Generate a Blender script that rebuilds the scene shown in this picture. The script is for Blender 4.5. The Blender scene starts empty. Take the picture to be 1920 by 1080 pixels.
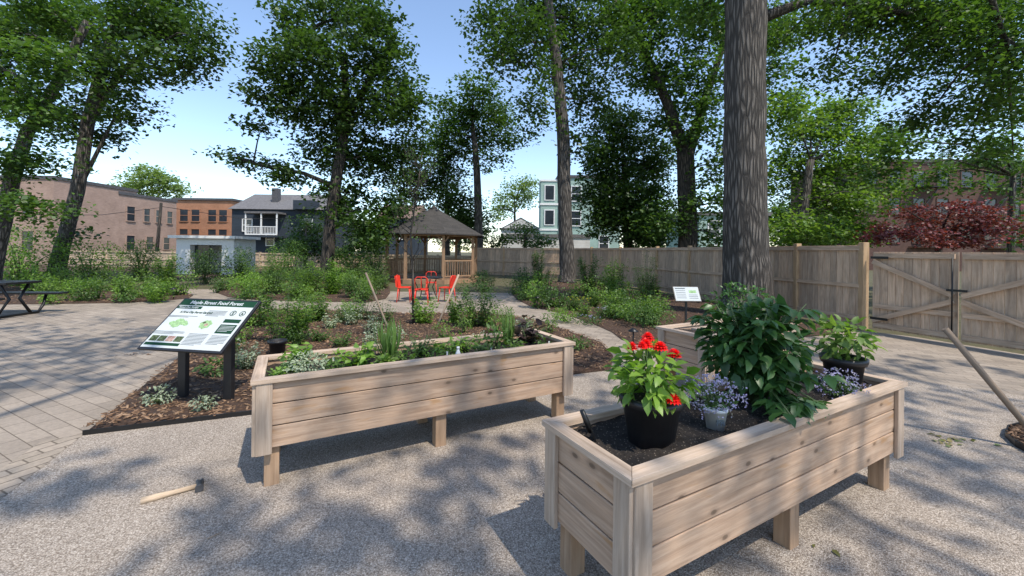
import bpy, math, random
import numpy as np
from mathutils import Vector, Matrix, noise, geometry
random.seed(7); rng=np.random.default_rng(7)
S=bpy.context.scene; C=S.collection
F=760.;HOR=471.;E=1.6;AR=math.radians(.7);CA=math.cos(AR);SA=math.sin(AR)
def ray(px,py):
    u=(px-960)/F; v=(HOR-py)/F
    return u*CA-v*SA, u*SA+v*CA
def g(px,py,z=0.):
    X,Z=ray(px,py); t=(z-E)/Z; return Vector((X*t,t,z))
def d(px,py,Y):
    X,Z=ray(px,py); return Vector((X*Y,Y,E+Z*Y))
# ---------------- materials
def newmat(name):
    m=bpy.data.materials.new(name); m.use_nodes=True; n=m.node_tree.nodes; l=m.node_tree.links
    return m,n,l,n['Principled BSDF']
def ramp(n,l,fac,stops):
    r=n.new('ShaderNodeValToRGB'); e=r.color_ramp.elements
    e[0].position=stops[0][0]; e[0].color=(*stops[0][1],1); e[1].position=stops[-1][0]; e[1].color=(*stops[-1][1],1)
    for p,c in stops[1:-1]:
        x=e.new(p); x.color=(*c,1)
    l.new(fac,r.inputs[0]); return r.outputs[0]
def mix(n,l,f,a,b,mode='MIX'):
    x=n.new('ShaderNodeMix'); x.data_type='RGBA'; x.blend_type=mode
    for i,v in ((0,f),(6,a),(7,b)):
        if hasattr(v,'links'): l.new(v,x.inputs[i])
        elif i==0: x.inputs[0].default_value=v
        else: x.inputs[i].default_value=(*v,1)
    return x.outputs[2]
def coords(n,l,kind='Object',scale=(1,1,1),rot=(0,0,0)):
    t=n.new('ShaderNodeTexCoord'); mp=n.new('ShaderNodeMapping')
    mp.inputs['Scale'].default_value=scale; mp.inputs['Rotation'].default_value=rot
    l.new(t.outputs[kind],mp.inputs[0]); return mp.outputs[0]
def noi(n,l,co,sc,det=4,rough=.6,dist=0):
    t=n.new('ShaderNodeTexNoise'); t.inputs['Scale'].default_value=sc; t.inputs['Detail'].default_value=det
    t.inputs['Roughness'].default_value=rough; t.inputs['Distortion'].default_value=dist
    l.new(co,t.inputs['Vector']); return t.outputs['Fac']
def bump(n,l,b,h,s=.3,dist=.01):
    x=n.new('ShaderNodeBump'); x.inputs['Strength'].default_value=s; x.inputs['Distance'].default_value=dist
    l.new(h,x.inputs['Height']); l.new(x.outputs[0],b.inputs['Normal'])
def island(n): return n.new('ShaderNodeNewGeometry').outputs['Random Per Island']
def plain(name,c,rough=.6,metal=0,var=.25,sc=12,bm=.15,kind='Object',spec=.5):
    m,n,l,b=newmat(name); co=coords(n,l,kind); f=noi(n,l,co,sc,5)
    l.new(ramp(n,l,f,[(.3,tuple(x*(1-var) for x in c)),(.7,tuple(min(1,x*(1+var)) for x in c))]),b.inputs['Base Color'])
    b.inputs['Roughness'].default_value=rough; b.inputs['Metallic'].default_value=metal; b.inputs['Specular IOR Level'].default_value=spec
    if bm: bump(n,l,b,f,bm,.004)
    return m
def wood(name,c1,c2,c3,knots=True,grain=26,var=.3,stain=False):
    m,n,l,b=newmat(name); co=coords(n,l,'UV',(1.2,grain,1)); f=noi(n,l,co,1.6,6,.65,.6)
    col=ramp(n,l,f,[(.28,c1),(.5,c2),(.72,c3)])
    co2=coords(n,l,'UV',(1,3.5,1)); big=noi(n,l,co2,2.0,4,.6,.5)
    col=mix(n,l,.7,col,ramp(n,l,big,[(.32,(.66,.63,.60)),(.5,(.97,.94,.91)),(.68,(1.2,1.1,1.0))]),'MULTIPLY')
    r=ramp(n,l,island(n),[(0,(1-var,1-var,1-var)),(1,(1.1,1.05,1.0))])
    col=mix(n,l,1,col,r,'MULTIPLY')
    b.inputs['Specular IOR Level'].default_value=.2
    if knots:
        v=n.new('ShaderNodeTexVoronoi'); v.voronoi_dimensions='2D'; v.inputs['Scale'].default_value=1; l.new(coords(n,l,'UV',(2.6,5,1)),v.inputs['Vector'])
        kf=ramp(n,l,v.outputs['Distance'],[(.0,(.95,.95,.95)),(.045,(.8,.8,.8)),(.06,(.35,.35,.35)),(.085,(.2,.2,.2)),(.13,(.0,.0,.0))])
        col=mix(n,l,kf,col,tuple(x*.36 for x in c1))
    if stain:
        s=noi(n,l,coords(n,l,'UV',(1.5,5,1)),2.3,3,.5,.4)
        sf=ramp(n,l,s,[(.60,(0,0,0)),(.70,(.6,.6,.6))]); col=mix(n,l,sf,col,(.38,.21,.09))
    l.new(col,b.inputs['Base Color']); b.inputs['Roughness'].default_value=.8
    bump(n,l,b,f,.45,.005); return m
def leafmat(name,c1,c2,tr=.35,rough=.5,c3=None):
    m,n,l,b=newmat(name); st=[(0,c1),(1,c2)] if c3 is None else [(0,c1),(.6,c2),(1,c3)]
    col=ramp(n,l,island(n),st)
    big=noi(n,l,coords(n,l,'Object'),.9,2)
    col=mix(n,l,.8,col,ramp(n,l,big,[(.3,(.6,.65,.6)),(.7,(1.35,1.3,1.1))]),'MULTIPLY')
    l.new(col,b.inputs['Base Color']); b.inputs['Roughness'].default_value=rough
    if tr>0:
        t=n.new('ShaderNodeBsdfTranslucent'); tc=mix(n,l,1,col,(1.7,1.8,.7),'MULTIPLY'); l.new(tc,t.inputs[0])
        ms=n.new('ShaderNodeMixShader'); ms.inputs[0].default_value=tr; l.new(b.outputs[0],ms.inputs[1]); l.new(t.outputs[0],ms.inputs[2])
        l.new(ms.outputs[0],n['Material Output'].inputs[0])
    return m
def barkmat(name,c1,c2):
    m,n,l,b=newmat(name); co=coords(n,l,'Object',(9,9,1.1)); f=noi(n,l,co,2.4,8,.7,.5)
    v=n.new('ShaderNodeTexVoronoi'); v.feature='DISTANCE_TO_EDGE'; v.inputs['Scale'].default_value=1.6; l.new(co,v.inputs['Vector'])
    e=ramp(n,l,v.outputs['Distance'],[(0,(0,0,0)),(.3,(1,1,1))]); h=mix(n,l,.5,f,e)
    l.new(ramp(n,l,h,[(.2,tuple(x*.6 for x in c1)),(.45,c1),(.75,c2)]),b.inputs['Base Color']); b.inputs['Roughness'].default_value=.95
    bump(n,l,b,h,1,.06); return m
def gravelmat():
    m,n,l,b=newmat('gravel'); co=coords(n,l,'Object')
    v=n.new('ShaderNodeTexVoronoi'); v.inputs['Scale'].default_value=140; l.new(co,v.inputs['Vector'])
    sep=n.new('ShaderNodeSeparateColor'); l.new(v.outputs['Color'],sep.inputs[0])
    col=ramp(n,l,sep.outputs[0],[(0,(.24,.205,.17)),(.3,(.385,.335,.285)),(.75,(.48,.42,.36)),(1,(.64,.575,.505))])
    edge=ramp(n,l,v.outputs['Distance'],[(.35,(1,1,1)),(.8,(.56,.53,.50))]); col=mix(n,l,1,col,edge,'MULTIPLY')
    big=noi(n,l,co,1.3,7,.65); col=mix(n,l,.8,col,ramp(n,l,big,[(.3,(.78,.76,.74)),(.7,(1.1,1.08,1.05))]),'MULTIPLY')
    l.new(col,b.inputs['Base Color']); b.inputs['Roughness'].default_value=.95; b.inputs['Specular IOR Level'].default_value=.2
    mt=n.new('ShaderNodeMath'); mt.operation='MULTIPLY_ADD'; l.new(v.outputs['Distance'],mt.inputs[0]); mt.inputs[1].default_value=-.8
    l.new(noi(n,l,co,22,4),mt.inputs[2]); bump(n,l,b,mt.outputs[0],.75,.008); return m
def paver(name,rot,c1,c2,mo,bw=.30,bh=.15,kind='Object'):
    m,n,l,b=newmat(name); co=coords(n,l,kind,(1,1,1),(0,0,rot))
    t=n.new('ShaderNodeTexBrick'); l.new(co,t.inputs['Vector']); t.inputs['Scale'].default_value=1
    t.inputs['Color1'].default_value=(*c1,1); t.inputs['Color2'].default_value=(*c2,1); t.inputs['Mortar'].default_value=(*mo,1)
    t.inputs['Brick Width'].default_value=bw; t.inputs['Row Height'].default_value=bh
    t.inputs['Mortar Size'].default_value=.005 if bw>.25 else .008; t.inputs['Mortar Smooth'].default_value=.6; t.inputs['Bias'].default_value=0
    f=noi(n,l,co,30,6,.7); big=noi(n,l,co,.8,4)
    col=mix(n,l,.7,t.outputs['Color'],ramp(n,l,f,[(.3,(.72,.72,.72)),(.7,(1.2,1.18,1.15))]),'MULTIPLY')
    col=mix(n,l,.7,col,ramp(n,l,big,[(.3,(.75,.74,.72)),(.7,(1.1,1.1,1.1))]),'MULTIPLY')
    l.new(col,b.inputs['Base Color']); b.inputs['Roughness'].default_value=.95; b.inputs['Specular IOR Level'].default_value=.2
    mt=n.new('ShaderNodeMath'); mt.operation='MULTIPLY_ADD'; l.new(t.outputs['Fac'],mt.inputs[0]); mt.inputs[1].default_value=-1; l.new(f,mt.inputs[2])
    bump(n,l,b,mt.outputs[0],.4,.006); return m
def soilmat(name,c1,c2,speck=False,sc=18):
    m,n,l,b=newmat(name); co=coords(n,l,'Object'); f=noi(n,l,co,sc,8,.75,.5)
    col=ramp(n,l,f,[(.3,c1),(.7,c2)])
    if speck:
        v=n.new('ShaderNodeTexVoronoi'); v.voronoi_dimensions='2D'; v.inputs['Scale'].default_value=38; l.new(co,v.inputs['Vector'])
        col=mix(n,l,ramp(n,l,v.outputs['Distance'],[(.0,(1,1,1)),(.10,(1,1,1)),(.12,(0,0,0))]),col,(.22,.18,.14))
    l.new(col,b.inputs['Base Color']); b.inputs['Roughness'].default_value=1; bump(n,l,b,f,1,.04); return m
M={}
M['cedar']=wood('weathered cedar',(.38,.265,.185),(.54,.395,.29),(.68,.52,.395),stain=True)
M['cedar_trim']=wood('grey cedar trim',(.38,.295,.225),(.52,.42,.335),(.65,.545,.45),knots=False)
M['leg']=wood('cedar leg',(.34,.23,.15),(.46,.32,.215),(.54,.40,.285),knots=False)
M['fence']=wood('fence board',(.36,.26,.185),(.51,.39,.29),(.64,.51,.395),knots=False,grain=14)
M['post']=wood('fence post',(.42,.28,.16),(.54,.38,.23),(.62,.47,.31),knots=False)
M['palefence']=wood('pale fence',(.42,.33,.24),(.55,.45,.34),(.66,.55,.43),knots=False)
M['gaz']=wood('gazebo wood',(.24,.15,.09),(.33,.22,.14),(.40,.28,.19),knots=False)
M['stake']=wood('stake',(.30,.235,.175),(.40,.32,.25),(.5,.41,.33),knots=False)
M['darkstake']=wood('dark stake',(.19,.15,.115),(.28,.225,.175),(.34,.28,.22),knots=False)
M['soil']=soilmat('potting soil',(.012,.009,.008),(.05,.037,.028),True)
M['mulch']=soilmat('mulch',(.022,.012,.008),(.12,.068,.042),False,26)
M['ground']=soilmat('earth',(.05,.045,.022),(.12,.11,.05),False,3)
M['gravel']=gravelmat()
M['paver']=paver('pavers',.46,(.36,.305,.25),(.27,.23,.19),(.14,.115,.09))
M['paver_edge']=paver('paver border',1.98,(.38,.32,.26),(.30,.255,.205),(.14,.115,.09),.22,.11)
M['black']=plain('black plastic',(.014,.014,.016),.45,0,.2,8,.03)
M['blackmetal']=plain('black metal',(.015,.015,.016),.4,.3,.2)
M['white']=plain('white paint',(.72,.72,.70),.5,0,.06)
M['signwhite']=plain('sign white',(.50,.53,.53),.8,0,.02,5,0,spec=.1)
M['signgreen']=plain('sign green',(.012,.05,.028),.8,0,.05,5,0,spec=.1)
M['signlime']=plain('sign leaf green',(.27,.42,.21),.8,0,.45,45,0,spec=.1)
M['signpink']=plain('sign pink',(.36,.24,.2),.8,0,.5,45,0,spec=.1)
M['signphoto']=plain('sign photo',(.07,.095,.05),.8,0,.9,60,0,spec=.1)
M['signgrey']=plain('sign text grey',(.13,.15,.16),.8,0,.05,5,0,spec=.1)
M['steel']=plain('steel',(.07,.07,.075),.5,.2)
M['red']=plain('red enamel',(.70,.035,.012),.4,0,.1)
M['glass']=plain('window glass',(.03,.037,.045),.12,0,.3,.8,0)
M['roofdark']=plain('dark shingles',(.075,.075,.08),.9,0,.35,6,.5)
M['roofgaz']=paver('gazebo shingles',0,(.075,.07,.066),(.055,.052,.05),(.03,.03,.03),.3,.14,'UV')
M['roofgrey']=plain('grey shingles',(.13,.125,.125),.9,0,.3,5,.5)
M['roofbrown']=plain('brown shingles',(.16,.105,.08),.9,0,.3,5,.5)
M['mint']=paver('mint clapboard',0,(.34,.47,.42),(.33,.455,.41),(.2,.28,.25),9.,.14,'UV')
M['navy']=paver('navy clapboard',0,(.04,.052,.068),(.045,.057,.075),(.02,.025,.03),9.,.16,'UV')
M['whiteclap']=paver('white clapboard',0,(.62,.62,.6),(.6,.6,.58),(.4,.4,.4),9.,.16,'UV')
M['pinkbrick']=paver('pink brick',0,(.42,.29,.235),(.34,.235,.19),(.38,.30,.255),.22,.075,'UV')
M['orangebrick']=paver('orange brick',0,(.44,.215,.125),(.37,.175,.10),(.34,.22,.15),.22,.075,'UV')
M['darkbrick']=paver('dark brick',0,(.13,.075,.062),(.10,.057,.047),(.115,.085,.07),.22,.075,'UV')
M['bark']=barkmat('bark',(.06,.052,.045),(.17,.15,.13))
M['barkdark']=barkmat('dark bark',(.035,.03,.025),(.11,.09,.072))
M['leafdark']=leafmat('maple leaf',(.026,.06,.015),(.065,.125,.029),.33)
M['leafmid']=leafmat('tree leaf',(.038,.09,.019),(.09,.165,.038),.36)
M['leafsun']=leafmat('sunlit leaf',(.065,.14,.027),(.16,.25,.055),.4)
M['leafpale']=leafmat('pale leaf',(.12,.19,.07),(.2,.28,.11),.4)
M['leafred']=leafmat('red leaf',(.065,.015,.02),(.22,.045,.055),.25)
M['leafbroad']=leafmat('broad leaf',(.03,.085,.027),(.075,.17,.05),.3,.4)
M['leafbright']=leafmat('bright leaf',(.10,.20,.035),(.21,.34,.07),.4,.45)
M['leafgrass']=leafmat('blade',(.08,.16,.045),(.16,.26,.07),.35)
M['leafsilver']=leafmat('silver leaf',(.19,.24,.18),(.33,.38,.30),.2,.7)
M['leafpurple']=leafmat('purple leaf',(.035,.02,.03),(.07,.05,.04),.2)
M['stem']=plain('stem green',(.07,.11,.035),.6)
M['petalred']=leafmat('red petal',(.6,.008,.012),(.85,.02,.02),.2)
M['petalblue']=leafmat('pale lavender petal',(.32,.28,.68),(.60,.57,.88),.3)
M['petalyellow']=leafmat('yellow petal',(.7,.5,.03),(.85,.65,.06),.2)
M['chip']=leafmat('chip',(.06,.03,.018),(.20,.115,.07),.0,.9,(.34,.22,.15))
M['pebble']=leafmat('pebble',(.28,.24,.2),(.48,.42,.36),.0,.9)
M['fallen']=leafmat('fallen leaf',(.09,.14,.04),(.2,.16,.06),.1)
# ---------------- mesh helpers
class MB:
    def __init__(s,wall=False): s.v=[];s.f=[];s.uv=[];s.wall=wall;s.sm=[]
    def obox(s,Mx,size):
        b=len(s.v); hx,hy,hz=[a/2 for a in size]; cs=[]
        for z in(-hz,hz):
            for y in(-hy,hy):
                for x in(-hx,hx): cs.append(Vector((x,y,z)))
        s.v+= [tuple(Mx@c) for c in cs]
        ax=max(range(3),key=lambda i:size[i]); o=(random.random()*20,random.random()*20)
        if s.wall: o=(0,0)
        for q,nx in(((0,2,3,1),2),((4,5,7,6),2),((0,1,5,4),1),((2,6,7,3),1),((0,4,6,2),0),((1,3,7,5),0)):
            s.f.append(tuple(b+i for i in q)); s.sm.append(False)
            r=[i for i in range(3) if i!=nx]
            if s.wall: a,c=(r[0],r[1])
            else:
                a=ax if ax in r else r[0]; c=[i for i in r if i!=a][0]
            s.uv+= [(cs[i][a]+o[0]+nx*1.3,cs[i][c]+o[1]+nx*.7) for i in q]
    def box(s,c,size,rz=0): s.obox(Matrix.Translation(c)@Matrix.Rotation(rz,4,'Z'),size)
    def b2(s,x0,x1,y0,y1,z0,z1): s.box(((x0+x1)/2,(y0+y1)/2,(z0+z1)/2),(abs(x1-x0),abs(y1-y0),abs(z1-z0)))
    def beam(s,p,q,w,h,up=(0,0,1)):
        p=Vector(p);q=Vector(q);x=(q-p);L=x.length;x.normalize();y=Vector(up).cross(x)
        if y.length<1e-4: y=Vector((0,1,0)).cross(x)
        y.normalize();z=x.cross(y);m=Matrix((x,y,z)).transposed().to_4x4();m.translation=(p+q)/2
        s.obox(m,(L,w,h))
    def tube(s,pts,rad,n=8,cap=True):
        pts=[Vector(p) for p in pts]; b=len(s.v); k=len(pts); ref=Vector((.31,.17,.93))
        ts=[(pts[min(i+1,k-1)]-pts[max(i-1,0)]).normalized() for i in range(k)]
        if max(abs(t.dot(ref)) for t in ts)>.95: ref=Vector((.95,.21,.12))
        if max(abs(t.dot(ref)) for t in ts)>.95: ref=Vector((.1,.95,.2))
        for i,p in enumerate(pts):
            t=ts[i]; x=t.cross(ref).normalized(); y=t.cross(x); r=rad[i] if hasattr(rad,'__len__') else rad
            for j in range(n):
                a=2*math.pi*j/n; s.v.append(tuple(p+x*math.cos(a)*r+y*math.sin(a)*r))
        for i in range(k-1):
            for j in range(n):
                j2=(j+1)%n; s.f.append((b+i*n+j,b+i*n+j2,b+(i+1)*n+j2,b+(i+1)*n+j)); s.sm.append(True)
                s.uv+=[(i*.3,j*.1),(i*.3,j*.1+.1),(i*.3+.3,j*.1+.1),(i*.3+.3,j*.1)]
        if cap:
            for q in (tuple(b+j for j in reversed(range(n))),tuple(b+(k-1)*n+j for j in range(n))):
                s.f.append(q);s.sm.append(False);s.uv+=[(0,0)]*n
    def lathe(s,c,prof,n=24,smooth=True):
        b=len(s.v);k=len(prof)
        for r,z in prof:
            for j in range(n):
                a=2*math.pi*j/n; s.v.append((c[0]+r*math.cos(a),c[1]+r*math.sin(a),c[2]+z))
        for i in range(k-1):
            for j in range(n):
                j2=(j+1)%n; s.f.append((b+i*n+j,b+i*n+j2,b+(i+1)*n+j2,b+(i+1)*n+j)); s.sm.append(smooth); s.uv+=[(j*.1,i*.1)]*4
    def poly(s,pts,uvs=None):
        b=len(s.v); s.v+=[tuple(p) for p in pts]; s.f.append(tuple(range(b,b+len(pts)))); s.sm.append(False)
        s.uv+= uvs if uvs else [(p[0],p[1]) for p in pts]
    def build(s,name,mat,parent=None,bevel=0,wpar=None):
        me=bpy.data.meshes.new(name); me.from_pydata(s.v,[],s.f); me.materials.append(mat)
        u=me.uv_layers.new(name='UVMap'); u.data.foreach_set('uv',np.array(s.uv,dtype=np.float32).ravel())
        me.polygons.foreach_set('use_smooth',s.sm); me.update()
        o=bpy.data.objects.new(name,me); C.objects.link(o)
        if wpar: o.parent=wpar; o.matrix_parent_inverse=Matrix.Translation(-wpar.location)
        elif parent: o.parent=parent
        if bevel:
            md=o.modifiers.new('b','BEVEL'); md.width=bevel; md.segments=2; md.limit_method='ANGLE'
        return o
TPL={'kite':([(0,0,0),(.42,.36,.07),(1,0,-.06),(.42,-.36,.07)],[(0,3,2,1)]),
'maple':([(0,0,0),(.15,.42,.03),(.5,.28,.05),(1,0,-.08),(.5,-.28,.05),(.15,-.42,.03)],[(0,3,2,1),(0,5,4,3)]),
'leaf':([(0,0,0),(.3,.27,.05),(.3,0,-.01),(.3,-.27,.05),(.68,.2,.0),(.68,0,-.07),(.68,-.2,.0),(1,0,-.2)],[(0,2,1),(0,3,2),(2,5,4,1),(2,3,6,5),(5,7,4),(5,6,7)]),
'blade':([(0,.02,0),(0,-.02,0),(.4,.02,.04),(.4,-.02,.04),(.75,.013,-.02),(.75,-.013,-.02),(1,0,-.16)],[(0,1,3,2),(2,3,5,4),(4,5,6)]),
'chip':([(-.5,-.14,0),(.5,-.10,0),(.45,.12,0),(-.4,.16,.0),(-.5,-.14,.12),(.5,-.10,.12),(.45,.12,.12),(-.4,.16,.12)],[(4,5,6,7),(0,1,5,4),(1,2,6,5),(2,3,7,6),(3,0,4,7)])}
def scatter(name,pos,ax,nr,size,tpl,mat,wpar=None,parent=None):
    tv,tf=TPL[tpl]; tv=np.array(tv); N=len(pos); K=len(tv)
    ax=ax/np.linalg.norm(ax,axis=1,keepdims=True); y=np.cross(nr,ax); y/=np.maximum(np.linalg.norm(y,axis=1,keepdims=True),1e-6); z=np.cross(ax,y)
    V=pos[:,None,:]+size[:,None,None]*(tv[None,:,0:1]*ax[:,None,:]+tv[None,:,1:2]*y[:,None,:]+tv[None,:,2:3]*z[:,None,:])
    fl=np.concatenate([np.array(f) for f in tf]); ls=np.cumsum([0]+[len(f) for f in tf])[:-1]; T=len(fl)
    me=bpy.data.meshes.new(name); me.vertices.add(N*K); me.vertices.foreach_set('co',V.astype(np.float32).ravel())
    me.loops.add(N*T); me.loops.foreach_set('vertex_index',(fl[None,:]+np.arange(N)[:,None]*K).astype(np.int32).ravel())
    me.polygons.add(N*len(tf)); me.polygons.foreach_set('loop_start',(ls[None,:]+np.arange(N)[:,None]*T).astype(np.int32).ravel())
    me.materials.append(mat); me.update(calc_edges=True); me.validate()
    o=bpy.data.objects.new(name,me); C.objects.link(o)
    if wpar: o.parent=wpar; o.matrix_parent_inverse=Matrix.Translation(-wpar.location)
    elif parent: o.parent=parent
    return o
def tag(o,label,cat,group=None,kind=None):
    if label: o['label']=label
    if cat: o['category']=cat
    if group: o['group']=group
    if kind: o['kind']=kind
    return o
def thing(name,label,cat,loc=(0,0,0),rz=0,group=None):
    o=bpy.data.objects.new(name,None); C.objects.link(o); o.location=loc; o.rotation_euler=(0,0,rz); o.empty_display_size=.1
    return tag(o,label,cat,group)
def struct(o): o['kind']='structure'; return o
def dup(root,loc,rz=0,label=None):
    r=root.copy(); C.objects.link(r); r.location=loc; r.rotation_euler=(0,0,rz)
    if label: r['label']=label
    for ch in list(root.children):
        c=ch.copy(); C.objects.link(c); c.parent=r
        for gg in list(ch.children):
            e=gg.copy(); C.objects.link(e); e.parent=c
    return r
# ---------------- ground
def inpoly(x,y,P):
    r=False; j=len(P)-1
    for i in range(len(P)):
        if (P[i][1]>y)!=(P[j][1]>y) and x<(P[j][0]-P[i][0])*(y-P[i][1])/(P[j][1]-P[i][1])+P[i][0]: r=not r
        j=i
    return r
def chaikin(P,k=2):
    for _ in range(k):
        Q=[]
        for i in range(len(P)):
            a,b=P[i],P[(i+1)%len(P)]
            Q+=[(a[0]*.75+b[0]*.25,a[1]*.75+b[1]*.25),(a[0]*.25+b[0]*.75,a[1]*.25+b[1]*.75)]
        P=Q
    return P
def sheet(name,P,z,mat,amp=0,step=.25):
    n=len(P); vs=[Vector(p) for p in P]; ed=[(i,(i+1)%n) for i in range(n)]
    if amp:
        xs=[p[0] for p in P]; ys=[p[1] for p in P]; x=min(xs)
        while x<max(xs):
            y=min(ys)
            while y<max(ys):
                X=x+random.uniform(-.3,.3)*step; Y=y+random.uniform(-.3,.3)*step
                if inpoly(X,Y,P): vs.append(Vector((X,Y)))
                y+=step
            x+=step
    ov,oe,of,_,_,_=geometry.delaunay_2d_cdt(vs,ed,[],1,1e-4)
    V=[]
    for i,v in enumerate(ov):
        zz=z
        if amp and i>=n: zz=z+amp*(.5+.9*noise.noise(Vector((v.x*1.3,v.y*1.3,0)))+.35*noise.noise(Vector((v.x*6,v.y*6,3))))
        V.append((v.x,v.y,max(zz,z)))
    me=bpy.data.meshes.new(name); me.from_pydata(V,[],[tuple(f) for f in of]); me.materials.append(mat); me.update()
    if amp: me.polygons.foreach_set('use_smooth',[True]*len(me.polygons))
    o=bpy.data.objects.new(name,me); C.objects.link(o); return struct(o)
def gp(L): return [tuple(g(x,y)[:2]) for x,y in L]
sheet('ground',[(-300,-60),(300,-60),(300,400),(-300,400)],0,M['ground'])
sheet('paved_path',[(-17,-3),(7.5,-3),(9,5),(8.0,8.0),(1,15.5),(-17,15.5)],.004,M['paver'])
e0=Vector(g(155,818)[:2]); e1=Vector(g(0,940)[:2]); dr=(e1-e0).normalized(); e2=e0+dr*6
sheet('gravel_patio',[tuple(e0),tuple(e2),(7,-3),(6.5,4.2),(4.9,5.4),(3.4,5.9),(1.3,5.8),(-1,5.0)],.008,M['gravel'])
nn=Vector((-dr.y,dr.x)); nn=nn if nn.x<0 else -nn
sheet('paver_border',[tuple(e0),tuple(e2),tuple(e2+nn*.24),tuple(e0+nn*.24)],.010,M['paver_edge'])
beds={}
def bed(key,P,cha=1,chips=0,amp=.05):
    P2=chaikin(P,cha) if cha else P
    beds[key]=P2; sheet('mulch_bed',P2,.014,M['mulch'],amp,.22 if chips else .5)
    if chips:
        xs=[p[0] for p in P2]; ys=[p[1] for p in P2]; pts=[]
        while len(pts)<chips:
            x=random.uniform(min(xs),max(xs)); y=min(ys)+(max(ys)-min(ys))*random.random()**1.3
            if inpoly(x,y,P2):
                z=.02+amp*(.5+.9*noise.noise(Vector((x*1.3,y*1.3,0)))); pts.append((x,y,max(z,.018)))
        pos=np.array(pts); n=len(pos); a=rng.uniform(0,6.28,n); ax=np.stack([np.cos(a),np.sin(a),rng.normal(0,.25,n)],1)
        nr=np.stack([rng.normal(0,.3,n),rng.normal(0,.3,n),np.ones(n)],1)
        tag(scatter('mulch_chips',pos,ax,nr,rng.uniform(.02,.065,n),'chip',M['chip']),'shredded brown bark chips over the '+key,'mulch',None,'stuff')
b1=gp([(155,818),(325,680),(420,597),(470,583),(600,583),(760,590),(900,586),(985,598),(1060,620),(1125,642),(1150,668),(1145,695),(480,778)])
bed('large centre bed between sign and long planter',b1,0,15000)
bed('bed along the right fence',gp([(1175,645),(1140,618),(1060,590),(975,570),(955,545),(985,526),(1080,532),(1245,552),(1400,580),(1500,601),(1600,625),(1400,642),(1250,655)]),1,5000)
bed('bed beyond the curved path',gp([(440,562),(600,566),(718,568),(735,545),(720,522),(560,515),(430,530),(395,545)]),1,2500)
bed('bed beyond the left paving',gp([(-200,572),(100,571),(280,567),(375,558),(330,545),(200,535),(-200,530)]),1,2500)
bed('far left',gp([(-100,520),(200,524),(320,530),(420,520),(560,508),(560,497),(-100,497)]),1,0)
cb=[(4.98+.80*math.cos(t*.3),3.10+.72*math.sin(t*.3)) for t in range(21)]
bed('round bed at the right edge of the gravel',cb,0,1600)
def edging(P,label,h=.05,closed=False):
    m=MB(); Q=P+[P[0]] if closed else P
    for i in range(len(Q)-1): m.beam((*Q[i],h/2),(*Q[i+1],h/2),.012,h)
    return tag(m.build('garden_edging',M['blackmetal']),label,'edging')
edging([b1[-1],b1[0]],'thin black metal edging strip between mulch bed and gravel near the sign')
edging(cb,'curved black edging around the round bed at right',.06,True)
n=9000; a=rng.uniform(0,6.28,n); x=rng.uniform(-2.6,5,n); y=1.0+rng.random(n)**1.5*3.6
k=np.array([not inpoly(p,q,b1) and not inpoly(p,q,cb) for p,q in zip(x,y)]); pos=np.stack([x,y,np.full(n,.006)],1)[k]; a=a[k]; n=len(pos)
tag(scatter('loose_gravel',pos,np.stack([np.cos(a),np.sin(a),rng.normal(0,.2,n)],1),np.stack([rng.normal(0,.3,n),rng.normal(0,.3,n),np.ones(n)],1),rng.uniform(.005,.013,n),'chip',M['pebble']),'loose crushed stones over the gravel patio','gravel',None,'stuff')
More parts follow.
